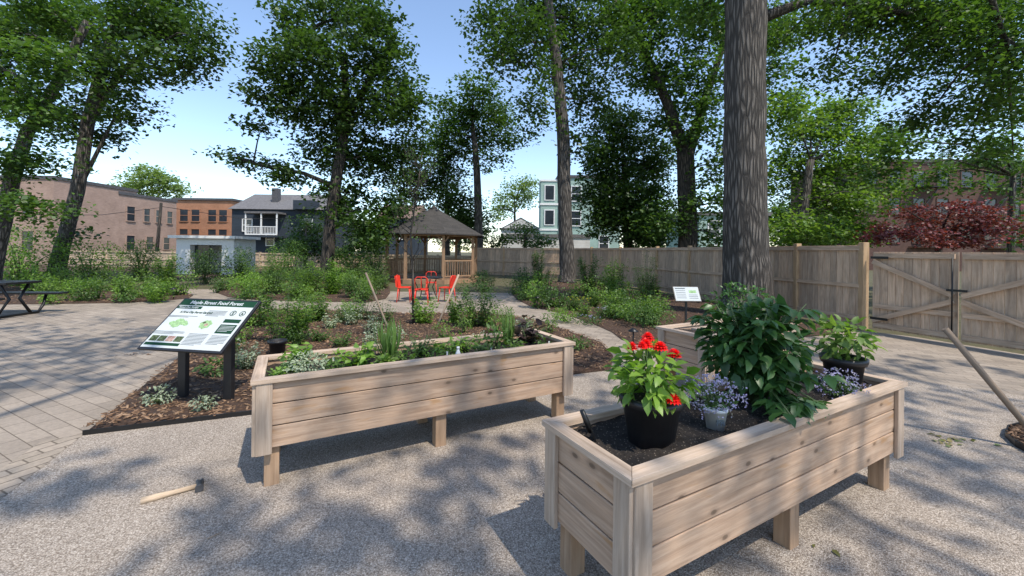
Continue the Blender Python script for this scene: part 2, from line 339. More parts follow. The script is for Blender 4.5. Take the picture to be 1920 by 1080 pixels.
# ---------------- planters
PA=math.radians(28.8)
def planter(label,loc,L,W,H=.74,zb=.27,soil=.055):
    t=thing('raised_planter',label,'planter',loc,PA)
    bh=(H-.028-zb)/3; th=.03
    for i in range(3):
        z=zb+bh*(i+.5)
        for y in(th/2,W-th/2):
            m=MB(); m.box((L/2,y,z),(L,th,bh-.007)); m.build('board',M['cedar'],t,.004)
        for x in(th/2+.0,L-th/2):
            m=MB(); m.box((x,W/2,z),(th,W-2*th-.004,bh-.007)); m.build('end_board',M['cedar'],t,.004)
    for x in(0,L):
        for y in(0,W):
            sx=1 if x==0 else -1; sy=1 if y==0 else -1
            m=MB(); m.box((x+sx*.045,y-sy*.012,(H-.03+zb-.03)/2),(.095,.024,H-.03-zb+.03)); m.build('corner_trim',M['cedar_trim'],t,.004)
            m=MB(); m.box((x-sx*.012,y+sy*.033,(H-.03+zb-.03)/2),(.024,.09,H-.03-zb+.03)); m.build('corner_trim',M['cedar_trim'],t,.004)
    for x in(.09,L/2,L-.09):
        for y in(.078,W-.078):
            m=MB(); m.box((x,y,.27),(.09,.09,.54)); m.build('leg',M['leg'],t,.005)
    rw=.075
    def rim(p):
        m=MB(); q=[(*a,H) for a in p]; r=[(*a,H-.027) for a in p]
        lx=abs(p[0][0]-p[1][0])>abs(p[0][1]-p[1][1]); o=random.random()*9
        uv=lambda P:[((a[0] if lx else a[1])+o,(a[1] if lx else a[0])+o) for a in P]
        m.poly(q,uv(q)); m.poly(r[::-1],uv(r[::-1]))
        for i in range(4):
            j=(i+1)%4; P=[q[j],q[i],r[i],r[j]]; m.poly(P,[(a[0]+a[1]+o,a[2]+o) for a in P])
        m.build('rim_board',M['cedar_trim'],t)
    e=.032; O=[(-e,-e),(L+e,-e),(L+e,W+e),(-e,W+e)]; I=[(rw-e,rw-e),(L-rw+e,rw-e),(L-rw+e,W-rw+e),(rw-e,W-rw+e)]
    gp_=.0015
    rim([(O[0][0]+gp_,O[0][1]),(O[1][0]-gp_,O[1][1]),(I[1][0]-gp_,I[1][1]),(I[0][0]+gp_,I[0][1])])
    rim([(O[2][0]-gp_,O[2][1]),(O[3][0]+gp_,O[3][1]),(I[3][0]+gp_,I[3][1]),(I[2][0]-gp_,I[2][1])])
    rim([(O[1][0],O[1][1]+gp_),(O[2][0],O[2][1]-gp_),(I[2][0],I[2][1]-gp_),(I[1][0],I[1][1]+gp_)])
    rim([(O[3][0],O[3][1]-gp_),(O[0][0],O[0][1]+gp_),(I[0][0],I[0][1]+gp_),(I[3][0],I[3][1]-gp_)])
    m=MB(); nx,ny=90,24; V=[]
    for i in range(nx):
        for j in range(ny):
            X=.032+(L-.064)*i/(nx-1); Y=.032+(W-.064)*j/(ny-1); V.append((X,Y,H-soil+.025*noise.noise(Vector((X*4,Y*4,L)))+.014*noise.noise(Vector((X*22,Y*22,L)))))
    m.v=V
    for i in range(nx-1):
        for j in range(ny-1): m.f.append((i*ny+j,(i+1)*ny+j,(i+1)*ny+j+1,i*ny+j+1)); m.sm.append(True); m.uv+=[(0,0)]*4
    m.build('soil',M['soil'],t)
    return t
O1=Vector((-1.66,2.65,0)); O2=Vector((.475,1.57,0))
c28,s28=math.cos(PA),math.sin(PA)
def loc(O,a,b,z=0): return Vector((O.x+c28*a-s28*b,O.y+s28*a+c28*b,z))
planter('long wooden planter on legs beside the information sign, filled with seedlings',O1,2.55,.66,soil=.07)
planter('wooden planter on legs nearest the camera, holding black flower pots',O2,2.5,.56)
A3=g(1237,612,.74); O3=Vector((A3.x+s28*.6,A3.y-c28*.6,0))
planter('partly hidden wooden planter behind the big leafy plant',O3,1.7,.6)
m=MB(); p=loc(O3,.36,.2,.753); m.box(p,(.40,.2,.022),PA); tag(m.build('loose_board',M['cedar_trim'],None,.003),'short loose wooden board lying across the rim of the hidden planter','board')
# ---------------- plants
def nd(v): return v/np.maximum(np.linalg.norm(v,axis=1,keepdims=True),1e-6)
def rnd(n,s=1.): return rng.normal(0,s,(n,3))
def plant(name,label,cat,base,W,H,kind,mat,leaf=.08,cov=2.4,group=None,tpl='leaf',stemm='stem',wpar=None,nstem=None,flower=None,skip=.0,nmax=3000):
    b=np.array(base); t=wpar or thing(name,label,cat,base,0,group)
    st=MB(); la=leaf*leaf*.4; cov=cov*2.1
    n=int(min(nmax,max(60,cov*W*H/la)))
    if kind=='bush':
        k=nstem or 9; u=nd(rnd(n)); r=rng.random(n)**(1/2.4)
        P=b+np.array([0,0,H*(.5+skip*.5)])+u*r[:,None]*np.array([W/2,W/2,H/2*(1-skip)])
        nz=np.array([noise.noise(Vector(q*(3./max(W,.2)))) for q in P]); P=P[nz>-.22]; u=u[nz>-.22]; n=len(P)
        ax=u*np.array([1,1,.5])+rnd(n,.45)+np.array([0,0,-.1]); nr=u*.6+np.array([0,0,1.])+rnd(n,.35)
        for i in range(k):
            q=P[rng.integers(n)]; mid=(b+q)/2+np.array([0,0,H*.12]); st.tube([b+rnd(1,.02*W)[0]*np.array([1,1,0]),mid,q],[.012*H+.002,.008*H+.002,.002],5)
        scatter('foliage',P,ax,nr,rng.uniform(.6,1.15,n)*leaf,tpl,mat,wpar=t); tops=P[P[:,2]>b[2]+H*.75]
    elif kind=='upright':
        k=nstem or max(7,int(12*W/max(H,.1))+5); per=max(6,n//k); PP=[];AX=[];tops=[]
        for i in range(k):
            a=rng.uniform(0,6.28); rr=W/2*math.sqrt(rng.random()); top=b+np.array([math.cos(a)*rr,math.sin(a)*rr,H*rng.uniform(.45,1.0)*(1.05-.35*rr/(W/2))]); bb=b+(top-b)*np.array([.35,.35,0])
            mid=(bb+top)/2+np.array([math.cos(a),math.sin(a),0])*-.04*W; st.tube([bb,mid,top],[.004+.003*H,.003+.002*H,.0015],5); tops.append(top)
            ts=rng.uniform(.08,1,per); q=(1-ts)[:,None]**2*bb+2*((1-ts)*ts)[:,None]*mid+(ts**2)[:,None]*top+rnd(per,.06*W)
            an=rng.uniform(0,6.28,per); PP.append(q); AX.append(np.stack([np.cos(an),np.sin(an),rng.uniform(-.3,.7,per)],1))
        P=np.concatenate(PP); ax=np.concatenate(AX); n=len(P); scatter('foliage',P,ax,np.array([0,0,1.])+rnd(n,.4),rng.uniform(.6,1.15,n)*leaf,tpl,mat,wpar=t); tops=np.array(tops)
    else:
        n=int(min(140,max(25,n*.15))); a=rng.uniform(0,6.28,n); rr=rng.random(n)*W*.2; P=b+np.stack([np.cos(a)*rr,np.sin(a)*rr,np.zeros(n)],1)
        sp=rng.uniform(.05,W/2/max(H,.05),n); ax=np.stack([np.cos(a)*sp,np.sin(a)*sp,np.ones(n)],1); o=np.stack([np.cos(a),np.sin(a),np.full(n,.3)],1)
        scatter('blades',P,ax,o+rnd(n,.2),rng.uniform(.5,1.1,n)*H,'blade',mat,wpar=t); tops=P+ax*H*.8; st=None
    if st and st.v: st.build('stems',M[stemm],wpar=t)
    if flower is not None and len(tops):
        fm,fn,fs=flower; q=tops[rng.integers(0,len(tops),fn)]; P=np.repeat(q,5,0)+rnd(fn*5,.008); a=rng.uniform(0,6.28,fn*5)
        scatter('blossoms',P,np.stack([np.cos(a),np.sin(a),np.full(fn*5,.5)],1),np.tile([0,0,1.],(fn*5,1))+rnd(fn*5,.2),np.full(fn*5,fs),'kite',fm,wpar=t)
    return t
def pp(name,label,cat,px,py,w,h,kind,mat,leaf=.08,z=.03,**kw):
    b=g(px,py,z); s=b.y/F; return plant(name,label,cat,b,w*s,h*s,kind,M[mat],leaf,**kw)
def pot(t,c,rb,rt,h,mat='black',lip=.016):
    m=MB(); m.lathe(c,[(.001,0),(rb,0),(rb+.004,.004),(rt-.004,h-.045),(rt+lip*.6,h-.043),(rt+lip,h-.02),(rt+lip,h),(rt-.004,h),(rt-.01,h-.03),(.001,h-.032)],36); m.build('pot',M[mat],wpar=t)
    m=MB(); m.lathe(c,[(rt-.012,h-.026),(rt*.5,h-.018),(.001,h-.02)],24); m.build('potting_soil',M['soil'],wpar=t)
b=loc(O2,.40,.27,.672); t=thing('potted_zinnia','black pot of bright red flowers with light green leaves in the nearest planter','potted plant',b)
pot(t,b,.105,.14,.23)
plant(None,None,None,b+Vector((0,0,.19)),.38,.28,'bush',M['leafbright'],.08,3.8,wpar=t)
for dx,dy,dz,r in((-.03,.0,.475,.036),(.035,-.02,.465,.036),(.12,.03,.42,.034),(-.09,.02,.455,.028),(.0,.06,.495,.034),(.045,-.16,.26,.034),(-.06,-.04,.475,.026),(.11,-.02,.43,.028)):
    c=b+Vector((dx,dy,dz)); m=MB(); m.tube([b+Vector((0,0,.22)),b+Vector((dx*.6,dy*.6,dz*.7)),c],[.004,.004,.003],6); m.build('flower_stem',M['stem'],wpar=t)
    P=[];AX=[];NR=[];SZ=[]
    for ring in range(5):
        kk=14-2*ring
        for i in range(kk):
            a=6.283*i/kk+ring*.3; el=-.05+ring*.28; P.append(c+Vector((0,0,ring*.004))); AX.append((math.cos(a)*math.cos(el),math.sin(a)*math.cos(el),math.sin(el))); NR.append((0,0,1)); SZ.append(r*(1.15-ring*.14))
    scatter('flower',np.array([tuple(p) for p in P]),np.array(AX),np.array(NR)+rnd(len(P),.1),np.array(SZ),'leaf',M['petalred'],wpar=t)
def text(s,size,M4,mat,parent,name='lettering',bold=0,align='LEFT'):
    cu=bpy.data.curves.new('t','FONT'); cu.body=s; cu.size=size; cu.extrude=.0004; cu.offset=bold; cu.align_x=align
    o=bpy.data.objects.new('t',cu); C.objects.link(o); bpy.context.view_layer.update()
    me=bpy.data.meshes.new_from_object(o.evaluated_get(bpy.context.evaluated_depsgraph_get())); bpy.data.objects.remove(o)
    me.materials.clear(); me.materials.append(mat); q=bpy.data.objects.new(name,me); C.objects.link(q); q.parent=parent; q.matrix_local=M4; return q
def lobelia(label,b,w,potted):
    t=thing('flowering_lobelia',label,'flowers',b)
    if potted:
        m=MB(); m.lathe(b,[(.001,0),(.042,0),(.056,.10),(.060,.10),(.060,.115),(.052,.115),(.05,.10),(.001,.1)],28); m.build('pot',M['white'],wpar=t)
        text('PR',.04,Matrix.Translation((-.022,-.0545,.04))@Matrix.Rotation(math.radians(82),4,'X'),M['signgrey'],t,'pot_lettering',.001)
    bb=b+Vector((0,0.03,.09 if potted else .0)); plant(None,None,None,bb,w,.13,'bush',M['leafmid'],.026,1.1,wpar=t,nstem=24,nmax=1400)
    n=230; u=nd(rnd(n)); P=np.array(bb)+np.array([0,0,.07])+u*np.array([w*.65,w*.6,.10])*rng.uniform(.6,1.2,n)[:,None]; P=P[P[:,2]>bb.z-.02]; n=len(P)
    P=np.repeat(P,4,0)+rnd(n*4,.003); scatter('blossoms',P,rnd(n*4),rnd(n*4),np.full(n*4,.012),'kite',M['petalblue'],wpar=t)
    return t
lobelia('small white pot of pale blue trailing flowers beside the red flowered pot',loc(O2,.80,.20,.68),.22,True)
lobelia('mound of pale blue flowers between the big leafy plant and the right pot',loc(O2,1.95,.10,.685),.2,False)
b=loc(O2,1.36,.34,.67); t=thing('leafy_dahlia','large dark green leafy plant spilling over the edge of the nearest planter','plant',b)
st=MB(); PP=[];AX=[]
for i in range(36):
    a=rng.uniform(0,6.28); rr=.31*math.sqrt(rng.random()); hh=rng.uniform(.28,.66); tip=np.array(b)+np.array([math.cos(a)*rr,math.sin(a)*rr,hh])
    if i<6: tip=np.array(loc(O2,1.12+.08*i,rng.uniform(-.06,.05),.76+rng.uniform(-.04,.2)))
    mid=np.array(b)*.5+tip*.5+np.array([0,0,.12]); st.tube([b,mid,tip],[.009,.007,.003],6)
    for ts in rng.uniform(.3,1.0,9):
        q=(1-ts)**2*np.array(b)+2*ts*(1-ts)*mid+ts*ts*tip; an=rng.uniform(0,6.28); dd=np.array([math.cos(an),math.sin(an),rng.uniform(-.1,.3)]); e=q+dd*.05
        st.tube([q,e],[.0025,.0018],4,False)
        for off in(-1.1,0,1.1):
            PP.append(e if off==0 else q*.35+e*.65); c_,s_=math.cos(off),math.sin(off); AX.append([dd[0]*c_-dd[1]*s_,dd[0]*s_+dd[1]*c_,dd[2]-.45])
PP=np.array(PP);AX=np.array(AX);n=len(PP); scatter('foliage',PP,AX,np.array([0,0,1.])+rnd(n,.28),rng.uniform(.06,.115,n),'leaf',M['leafbroad'],wpar=t)
n=480; u=nd(rnd(n)); P=np.array(b)+np.array([0,0,.38])+u*np.array([.29,.27,.27])*(rng.random(n)**.4)[:,None]
scatter('inner_foliage',P,u+rnd(n,.5)+np.array([0,0,-.4]),np.array([0,0,1.])+rnd(n,.35),rng.uniform(.06,.11,n),'leaf',M['leafbroad'],wpar=t)
st.build('stems',M['stem'],wpar=t)
b=loc(O2,2.24,.22,.69); t=thing('potted_plant','black pot of broad mid green leaves at the right end of the nearest planter','potted plant',b)
pot(t,b,.092,.122,.20); plant(None,None,None,b+Vector((0,0,.19)),.36,.27,'bush',M['leafsun'],.08,2.8,wpar=t,flower=(M['petalred'],1,.02))
b=loc(O2,.13,.40,.67); t=thing('hand_trowel','small dark hand tool stuck upright in soil at near left planter corner','garden tool',b)
m=MB(); m.tube([b+Vector((0,0,.05)),b+Vector((-.02,0,.10)),b+Vector((-.045,0,.155))],[.012,.015,.012],8); m.build('handle',M['blackmetal'],wpar=t)
m=MB(); m.beam(b+Vector((.035,0,-.03)),b+Vector((0,0,.07)),.008,.042,(0,1,0)); m.build('blade',M['blackmetal'],wpar=t)
z1=.67
def p1(a,bq,name,label,W,H,kind,mat,leaf,**kw): plant(name,label,'plant',loc(O1,a,bq,z1),W,H,kind,M[mat],leaf,**kw)
p1(.22,.45,'basil_plant','bright green broad leaved seedling at the left end of the long planter',.26,.26,'upright','leafbright',.075,cov=1.6)
p1(.30,.20,'silver_herb','low silvery grey feathery herb at the left end of the long planter',.30,.17,'bush','leafsilver',.03,cov=2.)
p1(.68,.30,'pepper_seedling','pair of leafy green seedlings third from the left in the long planter',.30,.24,'upright','leafbright',.08,cov=1.2)
p1(.95,.44,'grass_clump','tall thin grassy herb near the middle of the long planter',.34,.34,'grass','leafgrass',.05)
p1(1.2,.40,'herb_clump','wispy fine leaved herb right of the grassy one in the long planter',.34,.22,'upright','leafmid',.035,cov=.8)
p1(1.22,.14,'herb_seedling','low sprig near the front rim of the long planter',.18,.10,'bush','leafbright',.035,cov=1.)
p1(1.58,.38,'lettuce_seedling','small light green clump right of centre in the long planter',.22,.17,'upright','leafbright',.055,cov=1.2)
p1(1.92,.34,'leafy_herb','mid green herb two from the right end of the long planter',.26,.22,'bush','leafmid',.06,cov=1.4)
p1(2.10,.44,'grass_clump','upright grassy tuft near the right end of the long planter',.24,.34,'grass','leafgrass',.05)
p1(2.30,.36,'purple_lettuce','dark purple leafy plant at the right end of the long planter',.30,.28,'upright','leafpurple',.12,cov=1.2)
for i,(a,bq) in enumerate(((.48,.15),(.5,.45),(.85,.2),(1.05,.25),(1.4,.45),(1.42,.3),(1.72,.2),(1.78,.48),(2.05,.18),(2.38,.2),(.12,.2),(1.0,.12))):
    plant('low_seedling','low green seedling filling in between the larger plants of the long planter','plant',loc(O1,a,bq,z1),.17,.11,'bush' if i%2 else 'upright',M[['leafmid','leafbright','leafsun'][i%3]],.045,.9,group='low seedlings in the long planter')
for i,(a,bq) in enumerate(((1.38,.2),(.5,.42),(1.8,.2),(2.4,.15))):
    m=MB(); c=loc(O1,a,bq,z1+.02); m.box(c,(.014,.003,.08),PA-.2)
    tag(m.build('plant_label',M['white']),['thin white plant tag standing near the middle of the long planter','white plant tag behind the left seedlings of the long planter','white plant tag right of centre in the long planter','white plant tag at the right end of the long planter'][i],'plant tag')
c=loc(O1,1.44,.1,z1-.02); t=thing('plastic_bottle','small clear white plastic bottle standing in the soil of the long planter','bottle',c)
m=MB(); m.lathe(c,[(.001,0),(.021,0),(.022,.08),(.012,.105),(.011,.115),(.001,.116)],16); m.build('bottle_body',M['white'],wpar=t)
m=MB(); m.lathe(c,[(.001,.137),(.013,.137),(.013,.117),(.001,.117)],16); m.build('cap',M['white'],wpar=t)
# ---------------- sign
pl=g(347,745); pr=g(432,752); ctr=(pl+pr)/2
rz=math.atan2(pr.y-pl.y,pr.x-pl.x)
t=thing('information_sign','tilted garden information board on two black posts beside the long planter','sign',ctr,rz)
hw=(pr-pl).length/2
zc=.82; tilt=math.radians(42); PM=Matrix.Translation((.04,-.12,zc))@Matrix.Rotation(tilt,4,'X')
for sx in(-1,1):
    m=MB(); m.box((sx*hw,-.02,.35),(.095,.05,.72)); m.build('post',M['black'],t,.004)
m=MB(); m.obox(PM@Matrix.Translation((0,0,-.014)),(.95,.66,.026)); pn=m.build('panel',M['black'],t,.004)
def rect(x,y,w,h,mat,name,z=.0005,par=pn):
    m=MB(); m.obox(PM@Matrix.Translation((x,y,z+.001)),(w,h,.0015)); return m.build(name,M[mat],par)
rect(0,0,.905,.615,'signwhite','printed_sheet')
T=lambda x,y:PM@Matrix.Translation((x,y,.0045))
rect(0,.268,.905,.079,'signgreen','header_strip',.002)
text('Maple Street Food Forest',.062,T(-.34,.250),M['signwhite'],pn,'title_lettering',.0014)
rect(-.30,.200,.30,.036,'signgreen','heading_bar',.002)
text('About Our Forest',.032,T(-.43,.190),M['signwhite'],pn,'heading_lettering',.0004)
text('A New City Forest Garden?',.034,T(-.36,.125),M['signgreen'],pn,'subtitle_lettering',.001)
def oval(x,y,rx,ry,mat,z=.003):
    m=MB(); k=36; pts=[(math.cos(6.2832*i/k)*rx*(1+.10*math.sin(5*6.28*i/k)+.05*math.sin(11*6.28*i/k)),math.sin(6.2832*i/k)*ry*(1+.12*math.sin(7*6.28*i/k)),0) for i in range(k)]; m.poly(pts); o=m.build('illustration',M[mat],pn); o.matrix_local=PM@Matrix.Translation((x,y,z))
for x,y,r in((-.33,-.01,.045),(-.27,.02,.05),(-.21,.0,.045),(-.17,-.02,.03),(-.28,-.03,.055)): oval(x,y,r,r*.62,'signlime',.003+.0003*(x+.4)*10)
oval(.06,-.01,.068,.055,'signlime'); oval(.07,-.015,.022,.018,'signpink',.0036); oval(.03,.012,.018,.014,'signphoto',.0036)
rect(.33,-.055,.19,.11,'signgreen','text_panel',.002); rect(.33,.045,.19,.045,'signgreen','text_panel',.002)
for i in range(4): rect(-.385+.095*i,-.20,.085,.065,['signphoto','signphoto','signpink','signphoto'][i],'photo',.002)
rect(-.24,-.265,.40,.032,'signgreen','footer_bar',.002)
def lines(x,y,w,n,dy=.016,mt='signgrey'):
    m=MB()
    for i in range(n): m.obox(PM@Matrix.Translation((x-(0 if i<n-1 else w*.15),y-i*dy,.0042)),(w if i<n-1 else w*.7,.0045,.001))
    m.build('small_print',M[mt],pn)
lines(.08,-.13,.22,9); lines(.33,-.14,.19,7); lines(-.28,.085,.34,2,.014); lines(.08,.165,.22,5); lines(-.28,-.115,.36,3,.014); lines(.33,-.02,.16,5,.016,'signwhite')
for i in(0,1):
    m=MB(); m.lathe((0,0,0),[(.034,0),(.026,.0005)],28); o=m.build('emblem_ring',M['signgreen'],pn); o.matrix_local=PM@Matrix.Translation((.27+.11*i,.145,.0035))
m=MB(); m.poly([(-.012,-.018,0),(.012,-.018,0),(.004,0,0),(.012,.004,0),(0,.024,0),(-.012,.004,0),(-.004,0,0)]); o=m.build('emblem',M['signgreen'],pn); o.matrix_local=PM@Matrix.Translation((.27,.145,.0036))
m=MB(); m.poly([(-.016,-.014,0),(.016,-.014,0),(0,.018,0)]); o=m.build('emblem',M['signgreen'],pn); o.matrix_local=PM@Matrix.Translation((.38,.145,.0036))
c=d(1288,551,6.8); t=thing('small_garden_sign','small white plant sign on a black stake behind the hidden planter','sign',(c.x,c.y,0))
PM=Matrix.Translation((0,0,c.z))@Matrix.Rotation(math.radians(58),4,'X')
m=MB(); m.box((0,.03,c.z/2-.02),(.03,.03,c.z-.04)); m.build('post',M['black'],t)
m=MB(); m.obox(PM@Matrix.Translation((0,0,-.01)),(.43,.27,.016)); pn=m.build('panel',M['black'],t)
rect(0,0,.41,.255,'signwhite','printed_sheet',0,pn); rect(.10,.04,.12,.05,'signlime','picture',.002,pn); rect(-.1,.10,.17,.018,'signgrey','heading_bar',.002,pn)
m=MB()
for i in range(5): m.obox(PM@Matrix.Translation((-.1,.06-i*.034,.0035)),(.16,.007,.001))
for i in range(3): m.obox(PM@Matrix.Translation((.1,-.02-i*.03,.0035)),(.15,.007,.001))
m.build('small_print',M['signgrey'],pn)
# ---------------- hammer, debris, stakes
a=g(264,940,.022); b=g(370,911,.026); t=thing('claw_hammer','wooden handled claw hammer lying on the gravel at lower left','hammer',a)
m=MB(); m.tube([a,a*.75+b*.25,a*.4+b*.6,b],[.020,.022,.015,.015],10); m.build('handle',M['palefence'],wpar=t)
dv=(b-a).normalized(); sd=Vector((-dv.y,dv.x,0)); m=MB(); c=b+dv*.012+Vector((0,0,.006))
m.tube([c-sd*.06,c-sd*.036,c-sd*.034,c+sd*.02],[.024,.024,.017,.021],10)
for k in(-1,1): m.tube([c+sd*.012+dv*.008*k,c+sd*.05+dv*.012*k+Vector((0,0,.004)),c+sd*.085+dv*.016*k+Vector((0,0,-.008))],[.015,.011,.004],6)
m.build('head',M['steel'],wpar=t)
def pole(label,p,q,r,mat='stake'):
    m=MB(); p=Vector(p);q=Vector(q); m.tube([p,p*.5+q*.5,q],[r,r,r],10); return tag(m.build('wooden_stake',M[mat]),label,'stake')
pole('thick round stake leaning over the round bed at the right edge',(4.42,3.3,-.02),d(1772,616,3.6),.025,'darkstake')
pole('slanted wooden stake left of the young bare tree',g(728,616),d(686,512,8.9),.022,'darkstake')
pole('pale slanted wooden stake right of the young bare tree',g(818,616),d(860,515,8.7),.022,'stake')
def debris(label,px,py,n,s,col='fallen'):
    c=g(px,py,.02); P=np.array(c)+rnd(n)*np.array([.09,.05,.002]); P[:,2]=.016; a=rng.uniform(0,6.28,n)
    tag(scatter('fallen_leaves',P,np.stack([np.cos(a),np.sin(a),np.full(n,.08)],1),np.array([0,0,1.])+rnd(n,.3),rng.uniform(.6,1.2,n)*s,'leaf',M[col]),label,'leaves')
debris('wilted green sprig lying on the gravel at right',1782,825,26,.06)
debris('single fallen green leaf near the nearest planter leg',1522,1030,2,.05)
debris('scatter of brown leaves on the left paving',250,664,12,.06,'chip')
p=g(388,1010,.012);q=g(415,998,.014); m=MB(); m.tube([p,q],[.003,.002],5); tag(m.build('twig',M['stake']),'short pale twig on the gravel at bottom left','twig')
def pathlight(px,py,label,h=.38):
    b=g(px,py); t=thing('path_light',label,'garden light',b); 
    m=MB(); m.tube([b,b+Vector((0,0,h-.05))],.012,8); m.build('stake',M['blackmetal'],wpar=t)
    m=MB(); m.lathe(b,[(.001,h),(.03,h-.015),(.085,h-.055),(.085,h-.062),(.02,h-.05)],20); m.build('shade',M['blackmetal'],wpar=t)
pathlight(1187,655,'black mushroom path light just left of the hidden planter',.36)
pathlight(325,562,'black path light by the left bed corner')
pathlight(1007,580,'black path light in the right bed near the curved path')
pathlight(203,528,'black path light far left beyond the paving')
# ---------------- fences
def fence(name,label,pts,H,boardm,postm,spacing=2.4,postH=None,bw=.14,posts=True,rails=True):
    t=thing(name,label,'fence',(*pts[0],0)); pos=[]
    for i in range(len(pts)-1):
        a=Vector(pts[i]);b=Vector(pts[i+1]); L=(b-a).length; k=max(1,round(L/spacing)); dv=(b-a)/L; nv=Vector((dv.y,-dv.x))
        if nv.dot(-a)<0: nv=-nv
        for j in range(k):
            p=a+(b-a)*j/k; q=a+(b-a)*(j+1)/k; pos.append(p); m=MB(); l=(q-p).length; nb=int(l/bw); w=l/nb
            for c in range(nb):
                x=p+dv*(w*(c+.5)); m.box((x.x,x.y,H/2+.02),(w-.008,.02,H-.04+random.uniform(-.006,.006)),math.atan2(dv.y,dv.x))
            m.build('board_panel',M[boardm],wpar=t)
            if rails:
                for z in(H-.06,H*.52,.25):
                    m=MB(); pa=p+nv*.035;qa=q+nv*.035; m.beam((*pa,z),(*qa,z),.045,.08 if z<H-.1 else .10); m.build('rail',M[boardm],wpar=t)
        if i==len(pts)-2: pos.append(b)
    if posts:
        for p in pos:
            m=MB(); hp=postH or H+.06; m.box((p.x,p.y,hp/2),(.13,.13,hp)); m.build('post',M[postm],wpar=t,bevel=.01)
    return t
fence('wooden_fence','tall grey board fence with square posts running along the right side',[(7.55,8.7),(7.25,10.3),(6.1,17.0),(3.4,24.3),(-2.5,27.5)],1.82,'fence','post')
fence('low_wooden_fence','low pale wooden fence across the far left side',[(-2.6,28.5),(-16,30.5),(-34,31)],1.25,'palefence','palefence',3.0)
def gate(label,a,b,H,flip):
    t=thing('wooden_gate',label,'gate',(*a,0)); a=Vector(a);b=Vector(b);L=(b-a).length;dv=(b-a)/L; nv=Vector((dv.y,-dv.x)); nv=nv if nv.dot(-a)>0 else -nv
    m=MB(); nb=int(L/.13); w=L/nb
    for c in range(nb):
        x=a+dv*(w*(c+.5)); m.box((x.x,x.y,H/2+.04),(w-.008,.02,H-.08),math.atan2(dv.y,dv.x))
    m.build('board_panel',M['fence'],wpar=t)
    A=a+nv*.035+dv*.04;B=b+nv*.035-dv*.04
    for z in(H-.08,.55,.16): 
        m=MB(); m.beam((*A,z),(*B,z),.05,.09); m.build('rail',M['fence'],wpar=t)
    o,s=(A,B) if not flip else (B,A); o2=o+nv*.05; s2=s+nv*.05; zm=H*.53
    m=MB(); m.beam((*o2,H-.2),(*s2,zm),.04,.09); m.build('brace',M['fence'],wpar=t)
    m=MB(); m.beam((*s2,zm-.1),(*o2,.25),.04,.09); m.build('brace',M['fence'],wpar=t)
    m=MB(); m.tube([(*(s+nv*.09),.1),(*(s+nv*.09),H-.1)],.012,6); 
    if not flip:m.build('drop_bolt',M['blackmetal'],wpar=t)
    m=MB(); x=s+nv*.085; m.box((x.x,x.y,zm+.1),(.16,.02,.04),math.atan2(dv.y,dv.x)); m.build('latch',M['blackmetal'],wpar=t)
    for z in(H-.12,.3):
        m=MB(); x=o+nv*.065+(dv if not flip else -dv)*.12; m.box((x.x,x.y,z),(.3,.012,.05),math.atan2(dv.y,dv.x)); m.build('hinge',M['blackmetal'],wpar=t)
gA=(7.62,8.55); gB=(8.08,7.32); gC=(8.62,5.95)
gate('left leaf of the braced wooden double gate beside the fence post',gA,gB,1.68,False)
gate('right leaf of the braced wooden double gate, cut by the photo edge',(gB[0]+.01,gB[1]-.03),gC,1.68,True)
fence('wooden_fence','short board fence beyond the gate outside the right edge',[(8.66,5.8),(10.2,1.5)],1.8,'fence','post')
# ---------------- gazebo
gc=g(812,526); gy=gc.y; t=thing('garden_gazebo','eight sided wooden gazebo with dark shingled roof at the end of the path','gazebo',gc)
R=2.45; q=[Vector((math.cos(math.pi/8+i*math.pi/4),math.sin(math.pi/8+i*math.pi/4),0)) for i in range(8)]
def W(i,r,z): return gc+q[i%8]*r+Vector((0,0,z))
m=MB(); 
for z,fl in((.2,1),(0,0)): m.poly([W(i,R+.1,z) for i in range(8)])
for i in range(8): m.poly([W(i,R+.1,0),W(i+1,R+.1,0),W(i+1,R+.1,.2),W(i,R+.1,.2)])
m.build('deck',M['gaz'],wpar=t)
for i in range(8):
    m=MB(); m.beam(W(i,R-.1,.2),W(i,R-.1,2.45),.13,.13); m.build('post',M['gaz'],wpar=t)
    m=MB(); m.beam(W(i,R-.1,2.36),W(i+1,R-.1,2.36),.08,.18); m.build('beam',M['gaz'],wpar=t)
    c=W(i,R-.1,2.2); e=W(i+1,R-.1,2.2); dv=(e-c)
    for s_,p0 in((1,c),(-1,e)):
        m=MB(); m.beam(p0+Vector((0,0,-.25)),p0+dv*.17*s_+Vector((0,0,.1)),.06,.06); m.build('bracket',M['gaz'],wpar=t)
    if i!=5:
        m=MB(); 
        for z in(.35,1.1): m.beam(W(i,R-.1,z),W(i+1,R-.1,z),.05,.07)
        k=13
        for j in range(1,k):
            p=W(i,R-.1,.35)*(1-j/k)+W(i+1,R-.1,.35)*(j/k); m.beam(p,p+Vector((0,0,.75)),.035,.035)
        m.build('railing',M['gaz'],wpar=t)
m=MB()
for i in range(8):
    m.poly([W(i,R+.4,2.40),W(i+1,R+.4,2.40),W(i+1,R*.08,3.78),W(i,R*.08,3.78)],[(-1.1,0),(1.1,0),(.08,2.9),(-.08,2.9)]); m.poly([W(i,R+.4,2.34),W(i+1,R+.4,2.34),W(i+1,R+.4,2.40),W(i,R+.4,2.40)])
m.poly([W(i,R*.08,3.78) for i in range(8)]); m.build('roof',M['roofgaz'],wpar=t)
m=MB(); m.lathe(gc+Vector((0,0,3.76)),[(.2,0),(.18,.08),(.001,.2)],8,False); m.build('finial_cap',M['roofgaz'],wpar=t)
